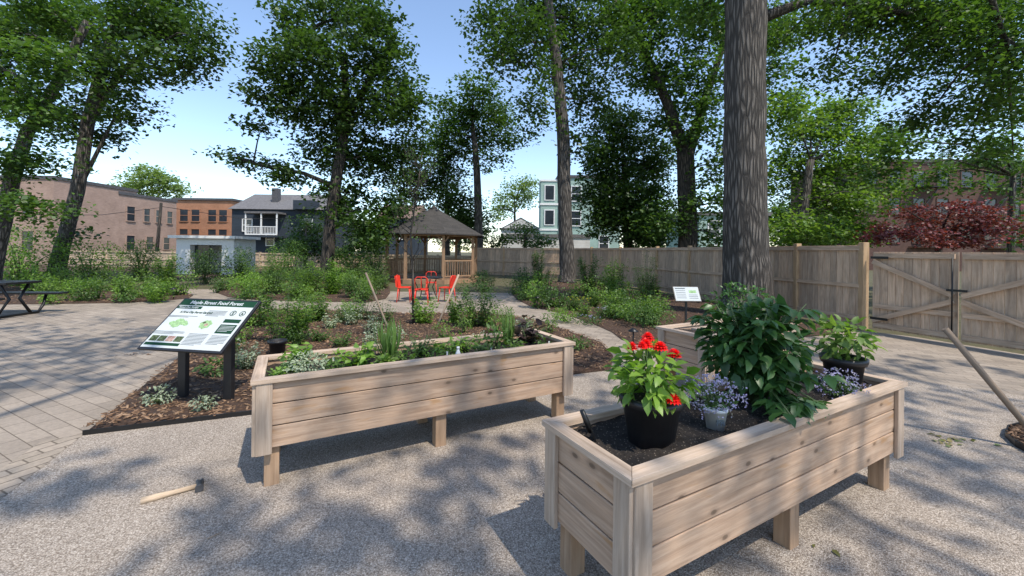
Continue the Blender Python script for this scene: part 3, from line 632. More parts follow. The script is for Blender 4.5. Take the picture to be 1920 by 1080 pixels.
# ---------------- table and chairs
tc=g(797,562); t=thing('bistro_table','black round metal patio table in front of the gazebo','table',tc)
m=MB(); m.lathe(tc,[(.001,.70),(.55,.70),(.56,.72),(.55,.735),(.001,.735)],28); m.build('table_top',M['blackmetal'],wpar=t)
for i in range(4):
    a=i*math.pi/2+.6; u=Vector((math.cos(a),math.sin(a),0)); m=MB(); m.tube([tc+u*.42,tc+u*.25+Vector((0,0,.4)),tc+u*.4+Vector((0,0,.7))],.016,6); m.build('leg',M['blackmetal'],wpar=t)
ch=thing('red_metal_chair','','chair',(0,0,0),0,'red metal chairs around the black patio table')
m=MB(); m.box((0,0,.45),(.38,.38,.03)); m.build('seat',M['red'],ch,.01)
for sx in(-1,1):
    for sy in(-1,1):
        m=MB(); m.tube([(sx*.16,sy*.16,.44),(sx*.2,sy*.2,0)],[.018,.014],6); m.build('leg',M['red'],ch)
m=MB(); m.tube([(-.17,.17,.45),(-.18,.21,.76),(-.12,.225,.82),(.12,.225,.82),(.18,.21,.76),(.17,.17,.45)],.014,6); m.build('back_frame',M['red'],ch)
m=MB(); m.beam((0,.18,.46),(0,.225,.81),.16,.012,(1,0,0)); m.build('back_splat',M['red'],ch)
for i,(px,py,a,lb_) in enumerate(((758,566,1.7,'red metal chair on the left of the black patio table'),(838,566,-1.9,'red metal chair on the right of the black patio table'),(790,571,3.3,'red metal chair in front of the black patio table'),(808,553,.2,'red metal chair behind the black patio table'))):
    if i==0: ch.location=g(px,py); ch.rotation_euler.z=a; ch['label']=lb_
    else: dup(ch,g(px,py),a,lb_)
pb=g(-30,594); t=thing('picnic_table','black metal picnic table with attached bench at the left edge','picnic table',pb,.1)
m=MB(); m.box((0,0,.76),(1.6,.75,.05)); m.build('table_top',M['blackmetal'],t,.01)
for sy in(-1,1):
    m=MB(); m.box((.1,sy*.68,.46),(1.75,.28,.045)); m.build('bench_seat',M['blackmetal'],t,.01)
for sx in(-.5,.6):
    m=MB(); m.tube([(sx,-.68,.44),(sx,-.62,.2),(sx,-.5,.03),(sx,.5,.03),(sx,.62,.2),(sx,.68,.44)],.03,8); m.tube([(sx,-.3,.74),(sx,-.1,.4),(sx,-.35,.03)],.03,8); m.tube([(sx,.3,.74),(sx,.1,.4),(sx,.35,.03)],.03,8); m.build('leg_frame',M['blackmetal'],t)
# ---------------- buildings
def building(name,label,x,y,W,D,H,wall,wins,roof='flat',roofm='roofdark',rise=2,trim='white',cat='building',rz=0,over=.25,z0=0):
    t=thing(name,label,cat,(x,y,z0),rz); m=MB(True); m.box((W/2,D/2,H/2),(W,D,H)); m.build('wall',M[wall],t)
    if roof=='flat':
        m=MB(); m.box((W/2,D/2,H+.15),(W+over*2,D+over*2,.3)); m.build('roof',M[roofm],t)
    else:
        m=MB(); o=over; 
        if roof=='gx':
            P=[(-o,-o,H),(W+o,-o,H),(W+o,D/2,H+rise),(-o,D/2,H+rise),(W+o,D+o,H),(-o,D+o,H)]
            for f in((0,1,2,3),(3,2,4,5),(1,4,2),(0,3,5),(0,5,4,1)): m.poly([P[i] for i in f])
        elif roof=='gy':
            P=[(-o,-o,H),(W/2,-o,H+rise),(W+o,-o,H),(-o,D+o,H),(W/2,D+o,H+rise),(W+o,D+o,H)]
            for f in((0,1,4,3),(1,2,5,4),(0,2,1),(3,4,5),(0,3,5,2)): m.poly([P[i] for i in f])
        m.build('roof',M[roofm],t)
        if roof=='gy':
            m=MB(True); m.poly([(.25,-o-.03,H+.1),(W-.25,-o-.03,H+.1),(W/2,-o-.03,H+rise-.25)]); m.build('gable',M[wall],t)
    for (f,u,z,w,h) in wins:
        def bx(mm,u0,u1,z0_,z1_,d0,d1):
            if f=='f': mm.b2(u0,u1,-d1,-d0,z0_,z1_)
            elif f=='r': mm.b2(W+d0,W+d1,u0,u1,z0_,z1_)
            else: mm.b2(-d1,-d0,u0,u1,z0_,z1_)
        fr=MB(); k=.1; bx(fr,u-w/2-k,u-w/2,z-h/2-k,z+h/2+k,0,.07);bx(fr,u+w/2,u+w/2+k,z-h/2-k,z+h/2+k,0,.07);bx(fr,u-w/2,u+w/2,z+h/2,z+h/2+k,0,.07);bx(fr,u-w/2,u+w/2,z-h/2-k,z-h/2,0,.12);bx(fr,u-w/2,u+w/2,z-.035,z+.035,.012,.05)
        fo=fr.build('window',M[trim],t); p=MB(); bx(p,u-w/2,u+w/2,z-h/2,z+h/2,0,.012); p.build('pane',M['glass'],fo)
    return t
bA=d(222,470,42); x0=bA.x
Wd=11; t=building('brick_apartment','two storey pinkish brick block with flat roof at left, beside the orange building',x0-Wd,42,Wd,7.2,7.0,'pinkbrick',[('r',1.3,5.1,.9,1.5),('r',3.2,5.1,.7,1.4),('r',4.7,5.1,.7,1.4),('r',6.2,5.1,.7,1.4),('r',1.3,2.0,.9,1.5),('r',3.6,2.0,.8,1.4),('r',5.8,2.0,.8,1.4),('f',Wd-3.2,5.2,1.1,1.7),('f',Wd-3.2,2.0,1.1,1.5),('f',Wd-6,5.2,1.1,1.7)],trim='pinkbrick',over=.08)
m=MB(); m.box((Wd-3.2,-.25,1.4),(.7,.5,.45)); m.build('air_conditioner',M['white'],t)
building('brick_building','pale brick block behind the leaning trees at the far left edge',d(-260,470,36).x,36,17.0,8,7.5,'pinkbrick',[('f',i*2.6+1.8,z,1.0,1.7) for i in range(6) for z in(5.2,2.0)],trim='pinkbrick',over=.08)
ox=d(327,460,56).x; building('orange_brick_building','orange brick three bay building between the pink block and navy house',ox,56,d(434,460,56).x-ox,9,8.1,'orangebrick',[('f',u,z,1.1,1.6) for u in(1.3,2.9,5.2,6.7) for z in(6.0,3.3)],trim='orangebrick',over=.2)
nx=d(434,460,46).x; NW=d(606,460,46).x-nx
t=building('navy_house','dark navy clapboard house with grey shingle roof and white porch rails',nx,46,NW,9,6.0,'navy',[('f',1.8,4.2,1.0,1.3),('f',4.4,2.6,.8,1.3),('f',8.6,4.3,1.0,1.3)],'gx','roofgrey',2.3,over=.3)
m=MB(); m.box((NW*.36,2.2,7.6),(.7,.7,2.2)); m.build('chimney',M['roofdark'],t)
m=MB(); m.box((4.4,-.9,5.5),(3.6,1.9,.2)); m.build('porch_roof',M['roofgrey'],t)
m=MB()
for x in(2.7,4.4,6.1): m.box((x,-1.7,4.3),(.12,.12,2.3))
for x in np.arange(2.7,6.15,.17): m.box((x,-1.7,3.5),(.04,.04,.8))
m.box((4.4,-1.7,3.95),(3.5,.08,.08)); m.box((4.4,-1.7,3.1),(3.5,.1,.12)); m.build('porch_railing',M['white'],t)
m=MB(); m.box((4.4,-.85,2.9),(3.6,1.7,.2)); m.build('porch_floor',M['navy'],t)
m=MB(); m.box((NW-1.9,-.1,6.5),(2.2,1.6,1.0)); m.build('dormer',M['navy'],t)
wx=d(706,460,52).x; building('brown_roofed_house','brown roofed house rising behind the gazebo',wx,52,d(778,460,52).x-wx,8,5.6,'navy',[('f',1.2,3.6,.8,1.2),('f',3.4,3.6,.8,1.2)],'gx','roofbrown',2.2)
hx=d(940,460,55).x; building('white_gabled_house','small white gabled house left of the mint green house',hx,55,5.2,9,4.6,'whiteclap',[('f',1.4,3.2,.8,1.2),('f',3.6,3.2,.8,1.2)],'gy','roofgrey',1.6)
lx=d(950,460,37).x; building('white_garage','long low white garage wall below the mint green house',lx,37,7.6,5,2.9,'whiteclap',[],'flat','roofgrey',trim='white',over=.1)
gx=d(1046,470,46).x; t=building('mint_green_house','tall mint green clapboard house with white trimmed windows behind the fence',gx,46,7,11,10.0,'mint',[('f',u,z,1.0,1.6) for u in(2.0,5.2) for z in(8.2,5.4,2.6)],trim='white',roofm='roofdark',over=.15)
m=MB(True); m.box((-1.0,1.6,4.8),(2.0,3.0,9.6)); bay=m.build('bay_tower',M['mint'],t)
m=MB()
for z in(9.7,7.0,4.1): m.box((-1.0,1.6,z),(2.16,3.16,.22))
m.build('bay_trim',M['white'],t)
for z in(8.3,5.5,2.6):
    fr=MB(); fr.b2(-1.6,-.4,.02,.09,z-.9,z+.9); fo=fr.build('window',M['white'],t); p=MB(); p.b2(-1.48,-.52,.0,.02,z-.78,z+.78); p.build('pane',M['glass'],fo)
building('pale_green_house','pale green house glimpsed between trunks behind the fence',d(1310,470,38).x,38,6.5,8,5.2,'mint',[('f',u,z,1.0,1.5) for u in(1.4,4.4) for z in(3.9,1.6)],'flat','roofgrey')
bx0=d(1600,470,44).x
t=building('dark_brick_apartments','long dark red brick apartment block behind the red maple at right',bx0,44,34,10,11.8,'darkbrick',[('f',u,z,1.2,1.7) for u in np.arange(1.8,33,2.6) for z in(10.0,7.0,3.9)],'flat','roofdark',trim='darkbrick',over=.2)
for x in(7.5,15.5):
    m=MB()
    for z in(9.0,5.8,2.6):
        m.box((x,-.6,z),(3.2,1.1,.06)); m.box((x,-1.12,z+.9),(3.2,.05,.05)); m.beam((x-1.4,-.7,z-3.1),(x+1.0,-.7,z),.08,.08)
        for u in np.arange(x-1.6,x+1.65,.2): m.box((u,-1.12,z+.45),(.03,.03,.9))
    m.build('fire_escape',M['blackmetal'],t)
sx=d(330,500,23.5).x; SW=d(438,500,23.5).x-sx
t=thing('garden_shed','small white shed with flat overhanging roof and dark open doorway','shed',(sx,23.5,0))
m=MB(); m.b2(0,.8,0,2,0,2.1); m.b2(SW-.7,SW,0,2,0,2.1); m.b2(.8,SW-.7,0,2,1.75,2.1); m.b2(.8,SW-.7,1.5,2,0,1.75); m.build('wall',M['white'],t)
m=MB(); m.box((SW/2,.9,2.2),(SW+.5,2.4,.16)); m.build('roof',M['white'],t)
m=MB(); m.b2(.85,1.7,.3,.36,0,1.72); m.build('door',M['glass'],t)
p=d(292,470,33); t=thing('utility_pole','dark leaning utility pole in front of the pink brick block','pole',(p.x,33,0))
m=MB(); m.tube([(p.x,33,0),(p.x+.4,33,5.2)],[.14,.1],8); m.build('pole',M['barkdark'],wpar=t)
m=MB(); m.tube([(p.x+.35,33,4.8),(p.x-4,32.5,4.1),(p.x-9,32,4.0)],.02,4); m.tube([(p.x+.38,33,4.9),(p.x+5,36,4.2),(p.x+11,40,4.6)],.02,4); m.build('cable',M['blackmetal'],wpar=t)
# ---------------- trees
NL=[0]
def gauss_clip(n):
    v=rnd(n); L=np.linalg.norm(v,axis=1,keepdims=True); return v*np.minimum(1,1.9/L)
def tree(label,trunk,Y,blobs,leafm,leaf,cov=1.8,per=26,spread=.55,bark='bark',group=None,name='maple_tree',wblobs=(),limbs=(),tpl='kite',sparse=-.33,twig=.5):
    leaf*=1.15; cov*=2.55; per=int(per*1.6)
    r0=trunk[0]; b=g(r0[0],r0[1]) if Y is None else Vector((d(r0[0],470,Y).x,Y,0))
    Y=b.y; s=Y/F; pts=[b]; rad=[r0[2]*s*1.35]
    pts.append(b+Vector((0,0,.45))); rad.append(r0[2]*s*1.05)
    for px,py,r in trunk[1:]: pts.append(d(px,py,Y)); rad.append(r*s)
    t=thing(name,label,'tree',b,0,group); m=MB()
    P2=[];R2=[]
    for i in range(len(pts)-1):
        for k in range(4):
            f=k/4; q=pts[i].lerp(pts[i+1],f); w=rad[i]*.035 if i else 0; P2.append(q+Vector((random.gauss(0,w),random.gauss(0,w),0))); R2.append(rad[i]*(1-f)+rad[i+1]*f)
    P2.append(pts[-1]);R2.append(rad[-1]); m.tube(P2,R2,16); m.build('trunk',M[bark],wpar=t)
    sk=P2[len(P2)//4:]
    m=MB()
    for L in limbs:
        lp=[d(x,y,Y+dy) for x,y,r,dy in L]; m.tube(lp,[r*s for x,y,r,dy in L],8); sk+= [lp[i].lerp(lp[i+1],k/3) for i in range(len(lp)-1) for k in range(3)]
    B=[]
    for bb in blobs:
        px,py,rx,ry=bb[:4]; dy=bb[4] if len(bb)>4 else random.uniform(-1.5,1.5); c=d(px,py,Y+dy); ss=(Y+dy)/F; B.append((c,rx*ss,.8*(rx+ry)/2*ss+.3,ry*ss))
    for c,rx,ry,rz_ in wblobs: B.append((Vector(c),rx,ry,rz_))
    PP=[]; la=leaf*leaf*.38*.6
    for c,rx,ry,rz_ in B:
        n=int(cov*math.pi*rx*rz_/la); nc=max(5,n//per)
        base=min(sk,key=lambda q:(q-c).length+.5*max(0,q.z-c.z)); mid=base.lerp(c,.5)+Vector((0,0,.1*(c-base).length))
        lr=max(.03,min(.12,rx*.032)); m.tube([base,mid,c],[lr*1.3,lr,lr*.4],6)
        u=nd(rnd(nc)); r=rng.random(nc)**(1/2.3); cc=np.array(c)+u*r[:,None]*np.array([rx,ry,rz_])
        for j in range(0,nc,2):
            if rng.random()<twig:
                e=Vector(cc[j]); st_=c.lerp(e,.15) if j%4 else mid.lerp(c,random.random()); m.tube([st_,st_.lerp(e,.5)+Vector((0,0,.06*(e-st_).length)),e],[lr*.3,lr*.2,.008],3,False)
        sz=spread*rng.uniform(.6,1.3,nc); q=np.repeat(cc,per,0)+gauss_clip(nc*per)*np.repeat(sz,per)[:,None]*np.array([1,1,.42])
        PP.append(q)
    P=np.concatenate(PP); nz=np.array([noise.noise(Vector(q*.9)) for q in P]); P=P[nz>sparse]; P=P[P[:,2]>.3]; n=len(P); NL[0]+=n
    a=rng.uniform(0,6.28,n); ax=np.stack([np.cos(a),np.sin(a),rng.normal(-.35,.35,n)],1)
    scatter('crown',P,ax,np.array([0,0,1.])+rnd(n,.45),rng.uniform(.65,1.25,n)*leaf,tpl,M[leafm],wpar=t)
    if m.v: m.build('limbs',M[bark],wpar=t)
    return t
tree('massive ridged grey trunk standing in front of the right fence',[(1402,600,42),(1400,480,39),(1396,350,36),(1396,200,35),(1398,0,35),(1400,-150,30)],10.2,
 [(1640,40,110,60,1),(1760,100,120,70,2),(1860,60,100,80,0),(1880,190,90,70,1),(1740,215,60,40,2),(1560,20,70,40,0),(1480,60,50,40,2),(1320,10,50,50,1),(1940,120,80,120,-1),(1560,130,50,25,1),(1700,10,120,40,1),(1840,10,110,40,1),(1660,150,60,30,2),(1820,270,50,22,2),(1900,290,40,30,1)],
 'leafmid',.115,.95,18,.36,wblobs=[((5.7,9.5,13),4.0,3,1.2)],limbs=[[(1410,40,12,0),(1520,0,8,.3),(1640,10,4,.5),(1800,50,2.5,1)],[(1400,-20,14,0),(1600,-60,8,-1),(1850,-30,5,-1),(1900,120,2,-.5)]])
tree('tall slender grey trunk leaning slightly left in the middle of the fence',[(1064,530,14),(1060,420,13),(1056,250,12),(1044,120,10),(1028,0,8),(1010,-90,5)],21,
 [(930,40,55,45),(985,80,60,60),(1090,50,70,60),(1080,130,55,50),(1110,200,45,50),(1020,20,60,50),(940,110,45,35),(1160,90,50,50),(1030,-60,120,50),(1005,190,30,70),(1085,265,28,25)],
 'leafdark',.19,1.05,22,.55)
tree('dark forked tree behind the fence between the slender and the massive trunk',[(1290,500,17),(1288,360,16),(1285,280,15)],23,
 [(1180,60,70,60),(1240,30,70,50),(1330,50,60,60),(1250,140,50,50),(1320,160,55,60),(1200,150,40,40),(1230,230,45,40),(1310,240,45,40),(1350,310,40,50),(1190,-30,130,50),(1440,60,50,60),(1450,150,40,45),(1340,380,50,45),(1240,410,45,40),(1345,440,45,30)],
 'leafmid',.2,1.15,22,.55,bark='barkdark',limbs=[[(1284,290,12,0),(1250,190,9,0),(1205,90,7,0),(1145,-10,4,0)],[(1290,290,11,0),(1320,190,8,.4),(1355,90,5,.6),(1370,20,3,.6)]])
tree('dense dark rounded tree in front of the mint green house',[(1180,500,9),(1175,400,8),(1170,300,5)],26,
 [(1160,250,55,50),(1150,330,60,60),(1200,390,60,60),(1220,310,45,60),(1145,410,50,45),(1215,440,50,30),(1110,370,26,35),(1120,300,28,30)],'leafdark',.19,1.9,22,.5,bark='barkdark')
tree('sunlit yellow green maple just right of the massive trunk behind the fence',[(1500,500,10),(1505,400,9),(1520,300,6)],19,
 [(1480,210,45,45),(1520,250,55,55),(1580,300,60,45),(1480,330,50,55),(1560,380,70,45),(1490,430,60,35),(1620,350,50,35),(1600,430,50,30),(1660,370,30,25),(1580,215,50,45),(1650,270,40,40),(1540,440,70,30)],'leafsun',.16,1.5,22,.45)
tree('large dark maple with a long drooping left branch near the gazebo',[(614,530,12),(618,430,11),(632,330,10),(650,220,8),(645,100,6)],20,
 [(640,30,80,45),(560,60,50,50),(700,60,60,50),(520,125,45,40),(600,120,80,55),(720,130,60,50),(500,185,40,30),(580,200,75,45),(680,210,80,50),(760,200,50,50),(480,305,45,16),(540,325,45,22),(435,290,25,10),(630,290,75,40),(710,300,60,45),(640,370,55,50),(680,430,45,40),(770,280,35,40),(490,240,30,18),(730,400,40,40)],
 'leafdark',.17,1.3,22,.45,tpl='maple',bark='barkdark',limbs=[[(628,350,5,0),(570,325,3.5,-.3),(500,312,2.5,-.5),(425,292,1.5,-.5)],[(648,230,6,0),(580,130,4,.5),(540,60,2,.8)],[(650,220,6,0),(710,120,4,-.5),(740,60,2,-.5)]])
tree('slim upright tree with airy crown rising behind the gazebo',[(899,500,8),(897,400,7.5),(893,300,6),(885,220,3)],28,
 [(890,170,45,28),(860,210,50,35),(925,215,45,35),(875,260,55,30),(945,255,35,25),(835,250,30,30),(910,300,30,20)],'leafmid',.2,1.4,20,.5)
tree('bushy green tree filling the gap left of the gazebo roof peak',[(838,500,6),(838,420,5),(838,360,4)],30,[(840,320,45,40),(850,380,55,45),(800,340,35,40),(880,420,45,35),(760,350,35,45),(825,285,28,25)],'leafdark',.2,1.4,20,.5)
tree('tall tree with dark crown whose trunk curves right at far left',[(106,515,12.5),(120,450,11),(145,360,10.5),(165,230,10),(195,110,8),(225,20,6)],17,
 [(240,30,90,50),(320,60,60,45),(350,115,45,30),(270,120,70,45),(200,150,70,50),(150,60,80,60),(230,205,40,35),(180,250,40,30),(130,210,50,40),(395,70,25,45),(300,20,80,35),(140,435,22,15)],
 'leafdark',.16,1.3,22,.45,bark='bark',limbs=[[(165,235,7,0),(230,130,4.5,.5),(300,80,3,.8)],[(150,350,4,0),(190,270,3,.3),(215,220,2,.4)]])
tree('leaning pale trunk at the extreme left edge with overhanging leaves',[(-18,560,13.5),(0,440,12),(22,340,11),(50,250,9.5),(110,150,8),(165,40,6)],13.5,
 [(30,60,80,60),(90,20,80,50),(20,170,60,50),(90,120,60,40),(60,230,45,35),(-30,120,70,120),(40,380,40,34),(15,310,45,34),(70,300,35,25),(85,390,30,20)],'leafmid',.13,1.25,22,.4)
tree('round pale tree far away above the pink brick roof',[(285,470,4),(285,380,3)],72,[(285,345,50,30),(240,352,35,18),(325,350,30,22),(285,325,30,18)],'leafpale',.4,1.2,20,.9)
tree('pale feathery tree in the distance left of the mint house',[(965,470,3),(965,400,2)],66,[(965,370,40,30),(1000,355,25,22),(940,390,30,25),(975,345,30,15)],'leafpale',.34,.8,20,.8,name='locust_tree')
tree('deep red japanese style maple above the gate',[(1760,520,5),(1760,450,5)],15,[(1690,432,50,20),(1740,405,45,22),(1790,385,35,14),(1840,412,45,25),(1770,445,80,22),(1650,445,35,13),(1885,440,35,22),(1820,440,50,25),(1860,385,25,12),(1700,395,25,10)],'leafred',.10,.95,16,.22,name='red_maple',bark='barkdark',sparse=-.15)
tree('small dark shrubby tree beside the navy house',[(573,500,4),(573,440,3)],27,[(575,430,30,28),(560,460,35,22),(600,465,28,22),(690,455,30,30),(650,470,30,20)],'leafdark',.15,1.5,20,.3,name='shrubby_tree')
tree('leafy tree at right behind the gate in front of the brick block',[(1900,560,6),(1895,440,5),(1900,330,4)],17,[(1880,290,60,35),(1930,330,50,50),(1800,300,50,25),(1950,420,40,60),(1700,265,60,25),(1740,330,35,18),(1660,320,35,30),(1800,345,40,14)],'leafmid',.15,1.0,20,.4)
tree('slender leafy tree behind the fence left of the dense dark tree',[(985,500,4),(985,440,3)],30,[(985,440,30,22),(930,450,28,20),(1015,455,25,15)],'leafmid',.17,1.4,20,.35,name='shrubby_tree')
for i,(px,Y,w,h) in enumerate([(60,95,130,34),(420,100,110,26),(680,90,80,50),(860,95,70,60),(1240,70,130,70),(1480,70,130,80)]):
    tree(['hazy distant tree beyond the far left block','hazy distant tree top above the orange building','distant tree behind the dark maple','distant tree seen past the gazebo','distant leafy tree behind the forked tree','distant leafy tree behind the sunlit maple'][i],[(px,470,4),(px,440,3)],Y,[(px-w*.3,465-h*.5,w*.4,h*.6),(px+w*.3,465-h*.4,w*.4,h*.6),(px,465-h*.7,w*.35,h*.5)],'leafmid',.5,1.2,20,1.2,name='distant_tree',twig=0)
def shade_tree(label,b,H,wb,cov):
    t=thing('shade_tree',label,'tree',b); m=MB(); b=Vector(b); m.tube([b,b+Vector((0,0,H*.5)),b+Vector((.2,.1,H))],[.42,.33,.2],14); m.build('trunk',M['bark'],wpar=t)
    m=MB(); PP=[]; per=42
    for c,rx,ry,rz_ in wb:
        nc=int(cov*rx*ry); u=nd(rnd(nc)); r=rng.random(nc)**(1/2.); cc=np.array(c)+u*r[:,None]*np.array([rx,ry,rz_]); m.tube([b+Vector((0,0,H*.7)),Vector(c)],[.08,.03],6)
        for j in range(0,nc,2): m.tube([Vector(c),Vector(cc[j])],[.018,.008],4,False)
        sz=rng.uniform(.15,.42,nc); PP.append(np.repeat(cc,per,0)+gauss_clip(nc*per)*np.repeat(sz,per)[:,None]*np.array([1,1,.6]))
    P=np.concatenate(PP); nz=np.array([noise.noise(Vector(q*.75)) for q in P]); P=P[nz>-.12]; n=len(P); a=rng.uniform(0,6.28,n)
    scatter('crown',P,np.stack([np.cos(a),np.sin(a),rng.normal(-.3,.3,n)],1),np.array([0,0,1.])+rnd(n,.4),rng.uniform(.6,1.2,n)*.2,'kite',M['leafmid'],wpar=t); m.build('limbs',M['bark'],wpar=t)
shade_tree('broad tree behind the viewpoint casting dappled shade on the gravel',(8.5,-6.5,0),11,[((5.4,-4,12.5),2.8,2.6,1.2),((8.0,-2.6,13),2.8,2.6,1.2),((4.6,-5.6,13),2.6,2.2,1.2),((7.2,-5,12),2.8,2.4,1.2),((10,-4,12),2.7,2.7,1.2),((3.2,-3.2,13.2),2.2,2.0,1.),((6.4,-1.6,13),2.2,1.8,1.),((10.2,.3,12),2.4,2.4,1.),((12.3,-1.4,12),2.2,2.2,1.)],2.25)
shade_tree('tree behind the viewpoint at left casting patches of shade on the paving',(-1.5,-5,0),11,[((-.5,-1,12.5),2.6,2.2,1.2),((-2.6,.8,12.5),2.6,2.2,1.2),((-5.5,1.5,12),2.8,2.6,1.2),((-3.5,-2.2,12.5),2.4,2.4,1.2),((.8,1.8,13.5),2.2,1.8,1.)],2.0)
b=g(775,612); t=thing('young_tree','thin young tree with wispy sparse twigs staked in the centre bed','tree',b); m=MB(); tr=[b,d(774,520,b.y),d(770,440,b.y),d(782,360,b.y),d(792,285,b.y)]
m.tube(tr,[.028,.024,.02,.013,.005],8); m.build('trunk',M['barkdark'],wpar=t); m=MB(); PP=[]
for i in range(34):
    f=rng.uniform(1.3,3.8); k=int(f); q=tr[k].lerp(tr[k+1],f-k) if k<4 else tr[4]; a=rng.uniform(0,6.28); l=rng.uniform(.35,.95)*(1.25-f*.2); e=q+Vector((math.cos(a)*l*.75,math.sin(a)*l*.5,l*.95)); md=q.lerp(e,.5)+Vector((math.cos(a)*.08,0,-.03)); m.tube([q,md,e],[.010,.007,.003],4,False)
    for w in range(4):
        s0=md.lerp(e,random.random()); e2=s0+Vector((random.gauss(0,.12),random.gauss(0,.12),random.uniform(.08,.28))); m.tube([s0,e2],[.004,.002],3,False); PP+= [tuple(s0.lerp(e2,random.random())) for _ in range(4)]
m.build('branches',M['barkdark'],wpar=t); P=np.array(PP); n=len(P); scatter('leaves',P,rnd(n),np.array([0,0,1.])+rnd(n,.5),rng.uniform(.03,.06,n),'kite',M['leafmid'],wpar=t)
# ---------------- bed plants
PL=[('leafy_shrub','rounded green shrub behind the left end of the long planter',536,640,110,138,'upright','leafsun',.055),
('perennial_clump','bright yellow green clump left of centre bed under the young tree',797,607,54,70,'upright','leafbright',.065),
('perennial_clump','narrow bright green clump just right of the pale stake',850,607,40,74,'upright','leafbright',.065),
('perennial_clump','wide airy dark green clump right of the pale stake',902,612,92,110,'upright','leafmid',.055),
('silver_plant','small silvery grey mound left of the sign posts',297,757,52,32,'bush','leafsilver',.035),
('silver_plant','small silvery grey mound between the sign posts in front',382,768,46,26,'bush','leafsilver',.035),
('ground_plant','low green plant behind the sign in the mulch',405,700,60,28,'bush','leafmid',.06),
('bright_shrub','bright lime shrub at the corner of the left bed',293,566,58,54,'upright','leafbright',.075),
('bright_shrub','bright lime plant in the middle of the left bed',152,562,56,40,'bush','leafbright',.075),
('ground_plant','low yellow green tuft near the picnic table',95,570,34,22,'bush','leafbright',.06),
('tall_shrub','tall light green shrub at left edge behind the picnic table',40,535,140,115,'bush','leafbright',.12),
('tall_shrub','leafy light green bush in front of the curved trunk at left',165,532,110,86,'bush','leafsun',.11),
('tall_shrub','green bush right of the curved trunk at left',262,526,66,78,'bush','leafsun',.09),
('tall_shrub','upright shrub before the shed left wall',318,548,54,96,'upright','leafsun',.09),
('dark_shrub','dark shrub in front of the shed doorway',385,532,84,66,'bush','leafdark',.09),
('tall_shrub','airy shrub right of the shed',450,530,70,88,'upright','leafmid',.09),
('tall_shrub','tall leafy plant in the bed beyond the path left of centre',505,550,88,120,'upright','leafsun',.075),
('perennial_clump','light green clump beyond the path below the navy house',462,558,64,48,'bush','leafbright',.07),
('perennial_clump','mid green clump beyond the path left of the dark maple',575,554,70,74,'upright','leafsun',.075),
('perennial_clump','bright green clump beyond the path under the dark maple',622,552,64,72,'upright','leafbright',.075),
('perennial_clump','low green clump beyond the path right of the dark maple',668,558,56,52,'bush','leafsun',.07),
('dark_shrub','dark shrub left of the gazebo railing',700,532,56,84,'bush','leafdark',.08),
('dark_shrub','small dark shrub by the gazebo right side',905,545,48,40,'bush','leafdark',.07),
('dark_shrub','rounded dark shrub in the right bed near the path bend',987,548,48,48,'bush','leafdark',.07),
('tall_shrub','bright leafy bush in the right bed against the fence',1152,560,70,84,'upright','leafsun',.08),
('tall_shrub','airy green shrub left of the bright bush by the fence',1105,556,54,94,'upright','leafmid',.07),
('tall_shrub','thin twiggy shrub by the fence right of the bright bush',1212,556,60,94,'upright','leafmid',.05),
('young_fruit_tree','thin leafy sapling in front of the fence left of the slender trunk',1013,540,36,90,'upright','leafmid',.07),
('low_perennial','low green ground plant beside the curved path at right',1058,602,52,26,'bush','leafbright',.05),
('low_perennial','dark low plant in the right bed left of the small sign',1215,612,96,50,'bush','leafmid',.06),
('broadleaf_shrub','broad leaved green shrub behind the hidden planter',1385,615,130,84,'bush','leafbroad',.12),
('low_perennial','green plant at the foot of the centre bed beside the long planter end',1085,655,50,26,'bush','leafmid',.05),
('tall_shrub','wide green shrub between the shed and the dark maple trunk',545,526,84,80,'bush','leafmid',.09),
('tall_shrub','leafy green shrub at the foot of the dark maple trunk',655,526,76,66,'bush','leafsun',.09),
('tall_shrub','tall loose green shrub at the front left corner of the centre bed',478,612,66,90,'upright','leafsun',.06),
('tall_shrub','loose bright green shrub behind the centre of the long planter',590,602,62,70,'upright','leafsun',.06),
('tall_shrub','bushy green plant just left of the slanted dark stake',662,600,54,52,'upright','leafbright',.06),
]
for nm,lb_,px,py,w,h,kd,mt,lf in PL:
    pp(nm,lb_,'plant',px,py,w,h,kd,mt,lf,cov=1.7 if kd=='upright' else 1.7)
for nm,lb_,px,py,w,h,fm in(('violet_patch','patch of low pale violet flowers beside the curved path',1100,606,80,16,'petalblue'),('yellow_flower_clump','yellow flowered clump in the right bed',1085,582,60,28,'petalyellow'),('white_flower_clump','white flowered clump left of centre in the right bed',1130,596,40,22,'petalblue')):
    pp(nm,lb_,'plant',px,py,w,h,'bush','leafmid',.05,cov=1.,flower=(M[fm],26,.022))
b=g(520,668); t=thing('nursery_pot','small black nursery pot standing behind the left end of the long planter','pot',b); pot(t,b,.09,.115,.24)
GL='low leafy perennial dotted through the mulch beds beyond the path'
k=0
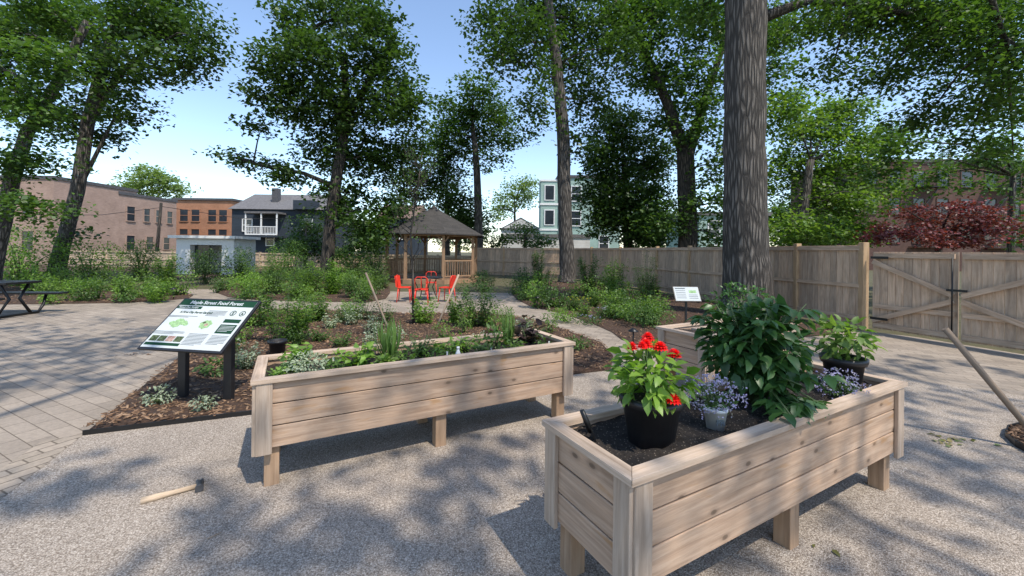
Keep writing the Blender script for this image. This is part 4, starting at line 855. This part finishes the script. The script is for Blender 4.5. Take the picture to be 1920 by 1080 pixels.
for i in range(900):
    px=rng.uniform(20,1240); py=rng.uniform(520,566) if px<930 else rng.uniform(545,610)
    q=g(px,py)
    if any(inpoly(q.x,q.y,P) for kk,P in beds.items() if 'centre' not in kk and 'round' not in kk):
        h=rng.uniform(20,56); pp('leafy_perennial',GL,'plant',px,py,rng.uniform(26,54),h,['upright','bush','bush'][i%3],['leafmid','leafbright','leafsun','leafsun'][i%4],.075,group='leafy perennials in the far beds',cov=1.2,nmax=400); k+=1
    if k>130: break
GL2='small sprig growing in the mulch of the centre bed'
for px,py in((600,640),(620,615),(560,610),(660,610),(700,625),(640,650),(930,625),(980,620),(870,625),(740,640),(450,640),(470,610),(520,600),(1000,640),(460,690),(600,600),(680,600),(1030,625),(950,605),(830,640),(900,650),(700,655),(560,650),(430,660),(640,605),(720,605)):
    pp('mulch_sprig',GL2,'plant',px,py,rng.uniform(34,64),rng.uniform(24,58),'bush' if px%20 else 'upright',['leafmid','leafbright','leafsilver','leafsun'][(px//10)%4],.05,group='sprigs in the centre bed',cov=1.1,nmax=350)
# ---------------- light, sky, camera
w=bpy.data.worlds.new('World'); S.world=w; w.use_nodes=True; n=w.node_tree.nodes; l=w.node_tree.links
sky=n.new('ShaderNodeTexSky'); sky.sky_type='NISHITA'; sky.sun_disc=False
sd=Vector((.45,-.5,1.08)).normalized(); el=math.asin(sd.z); az=math.atan2(sd.x,sd.y)
sky.sun_elevation=el; sky.sun_rotation=az; sky.air_density=1.0; sky.dust_density=.4; sky.ozone_density=1.6
hs=n.new('ShaderNodeHueSaturation'); hs.inputs['Saturation'].default_value=.98; hs.inputs['Value'].default_value=1.85
l.new(sky.outputs[0],hs.inputs['Color']); l.new(hs.outputs[0],n['Background'].inputs[0]); n['Background'].inputs[1].default_value=.15
L=bpy.data.lights.new('sun','SUN'); L.energy=5.0; L.angle=math.radians(.55); L.color=(1,.92,.80); o=bpy.data.objects.new('sun',L); C.objects.link(o); o.rotation_euler=sd.to_track_quat('Z','Y').to_euler()
cam=bpy.data.cameras.new('camera'); cam.sensor_width=36; cam.lens=F/1920*36; cam.shift_y=-(540-HOR)/1920; cam.clip_end=900; cam.clip_start=.05
co=bpy.data.objects.new('camera',cam); C.objects.link(co)
mx=Matrix(((CA,-SA,0,0),(0,0,-1,0),(SA,CA,0,E),(0,0,0,1))); co.matrix_world=mx
S.camera=co
S.view_settings.view_transform='Standard'; S.view_settings.look='None'; S.view_settings.exposure=0
print('LEAVES',NL[0])
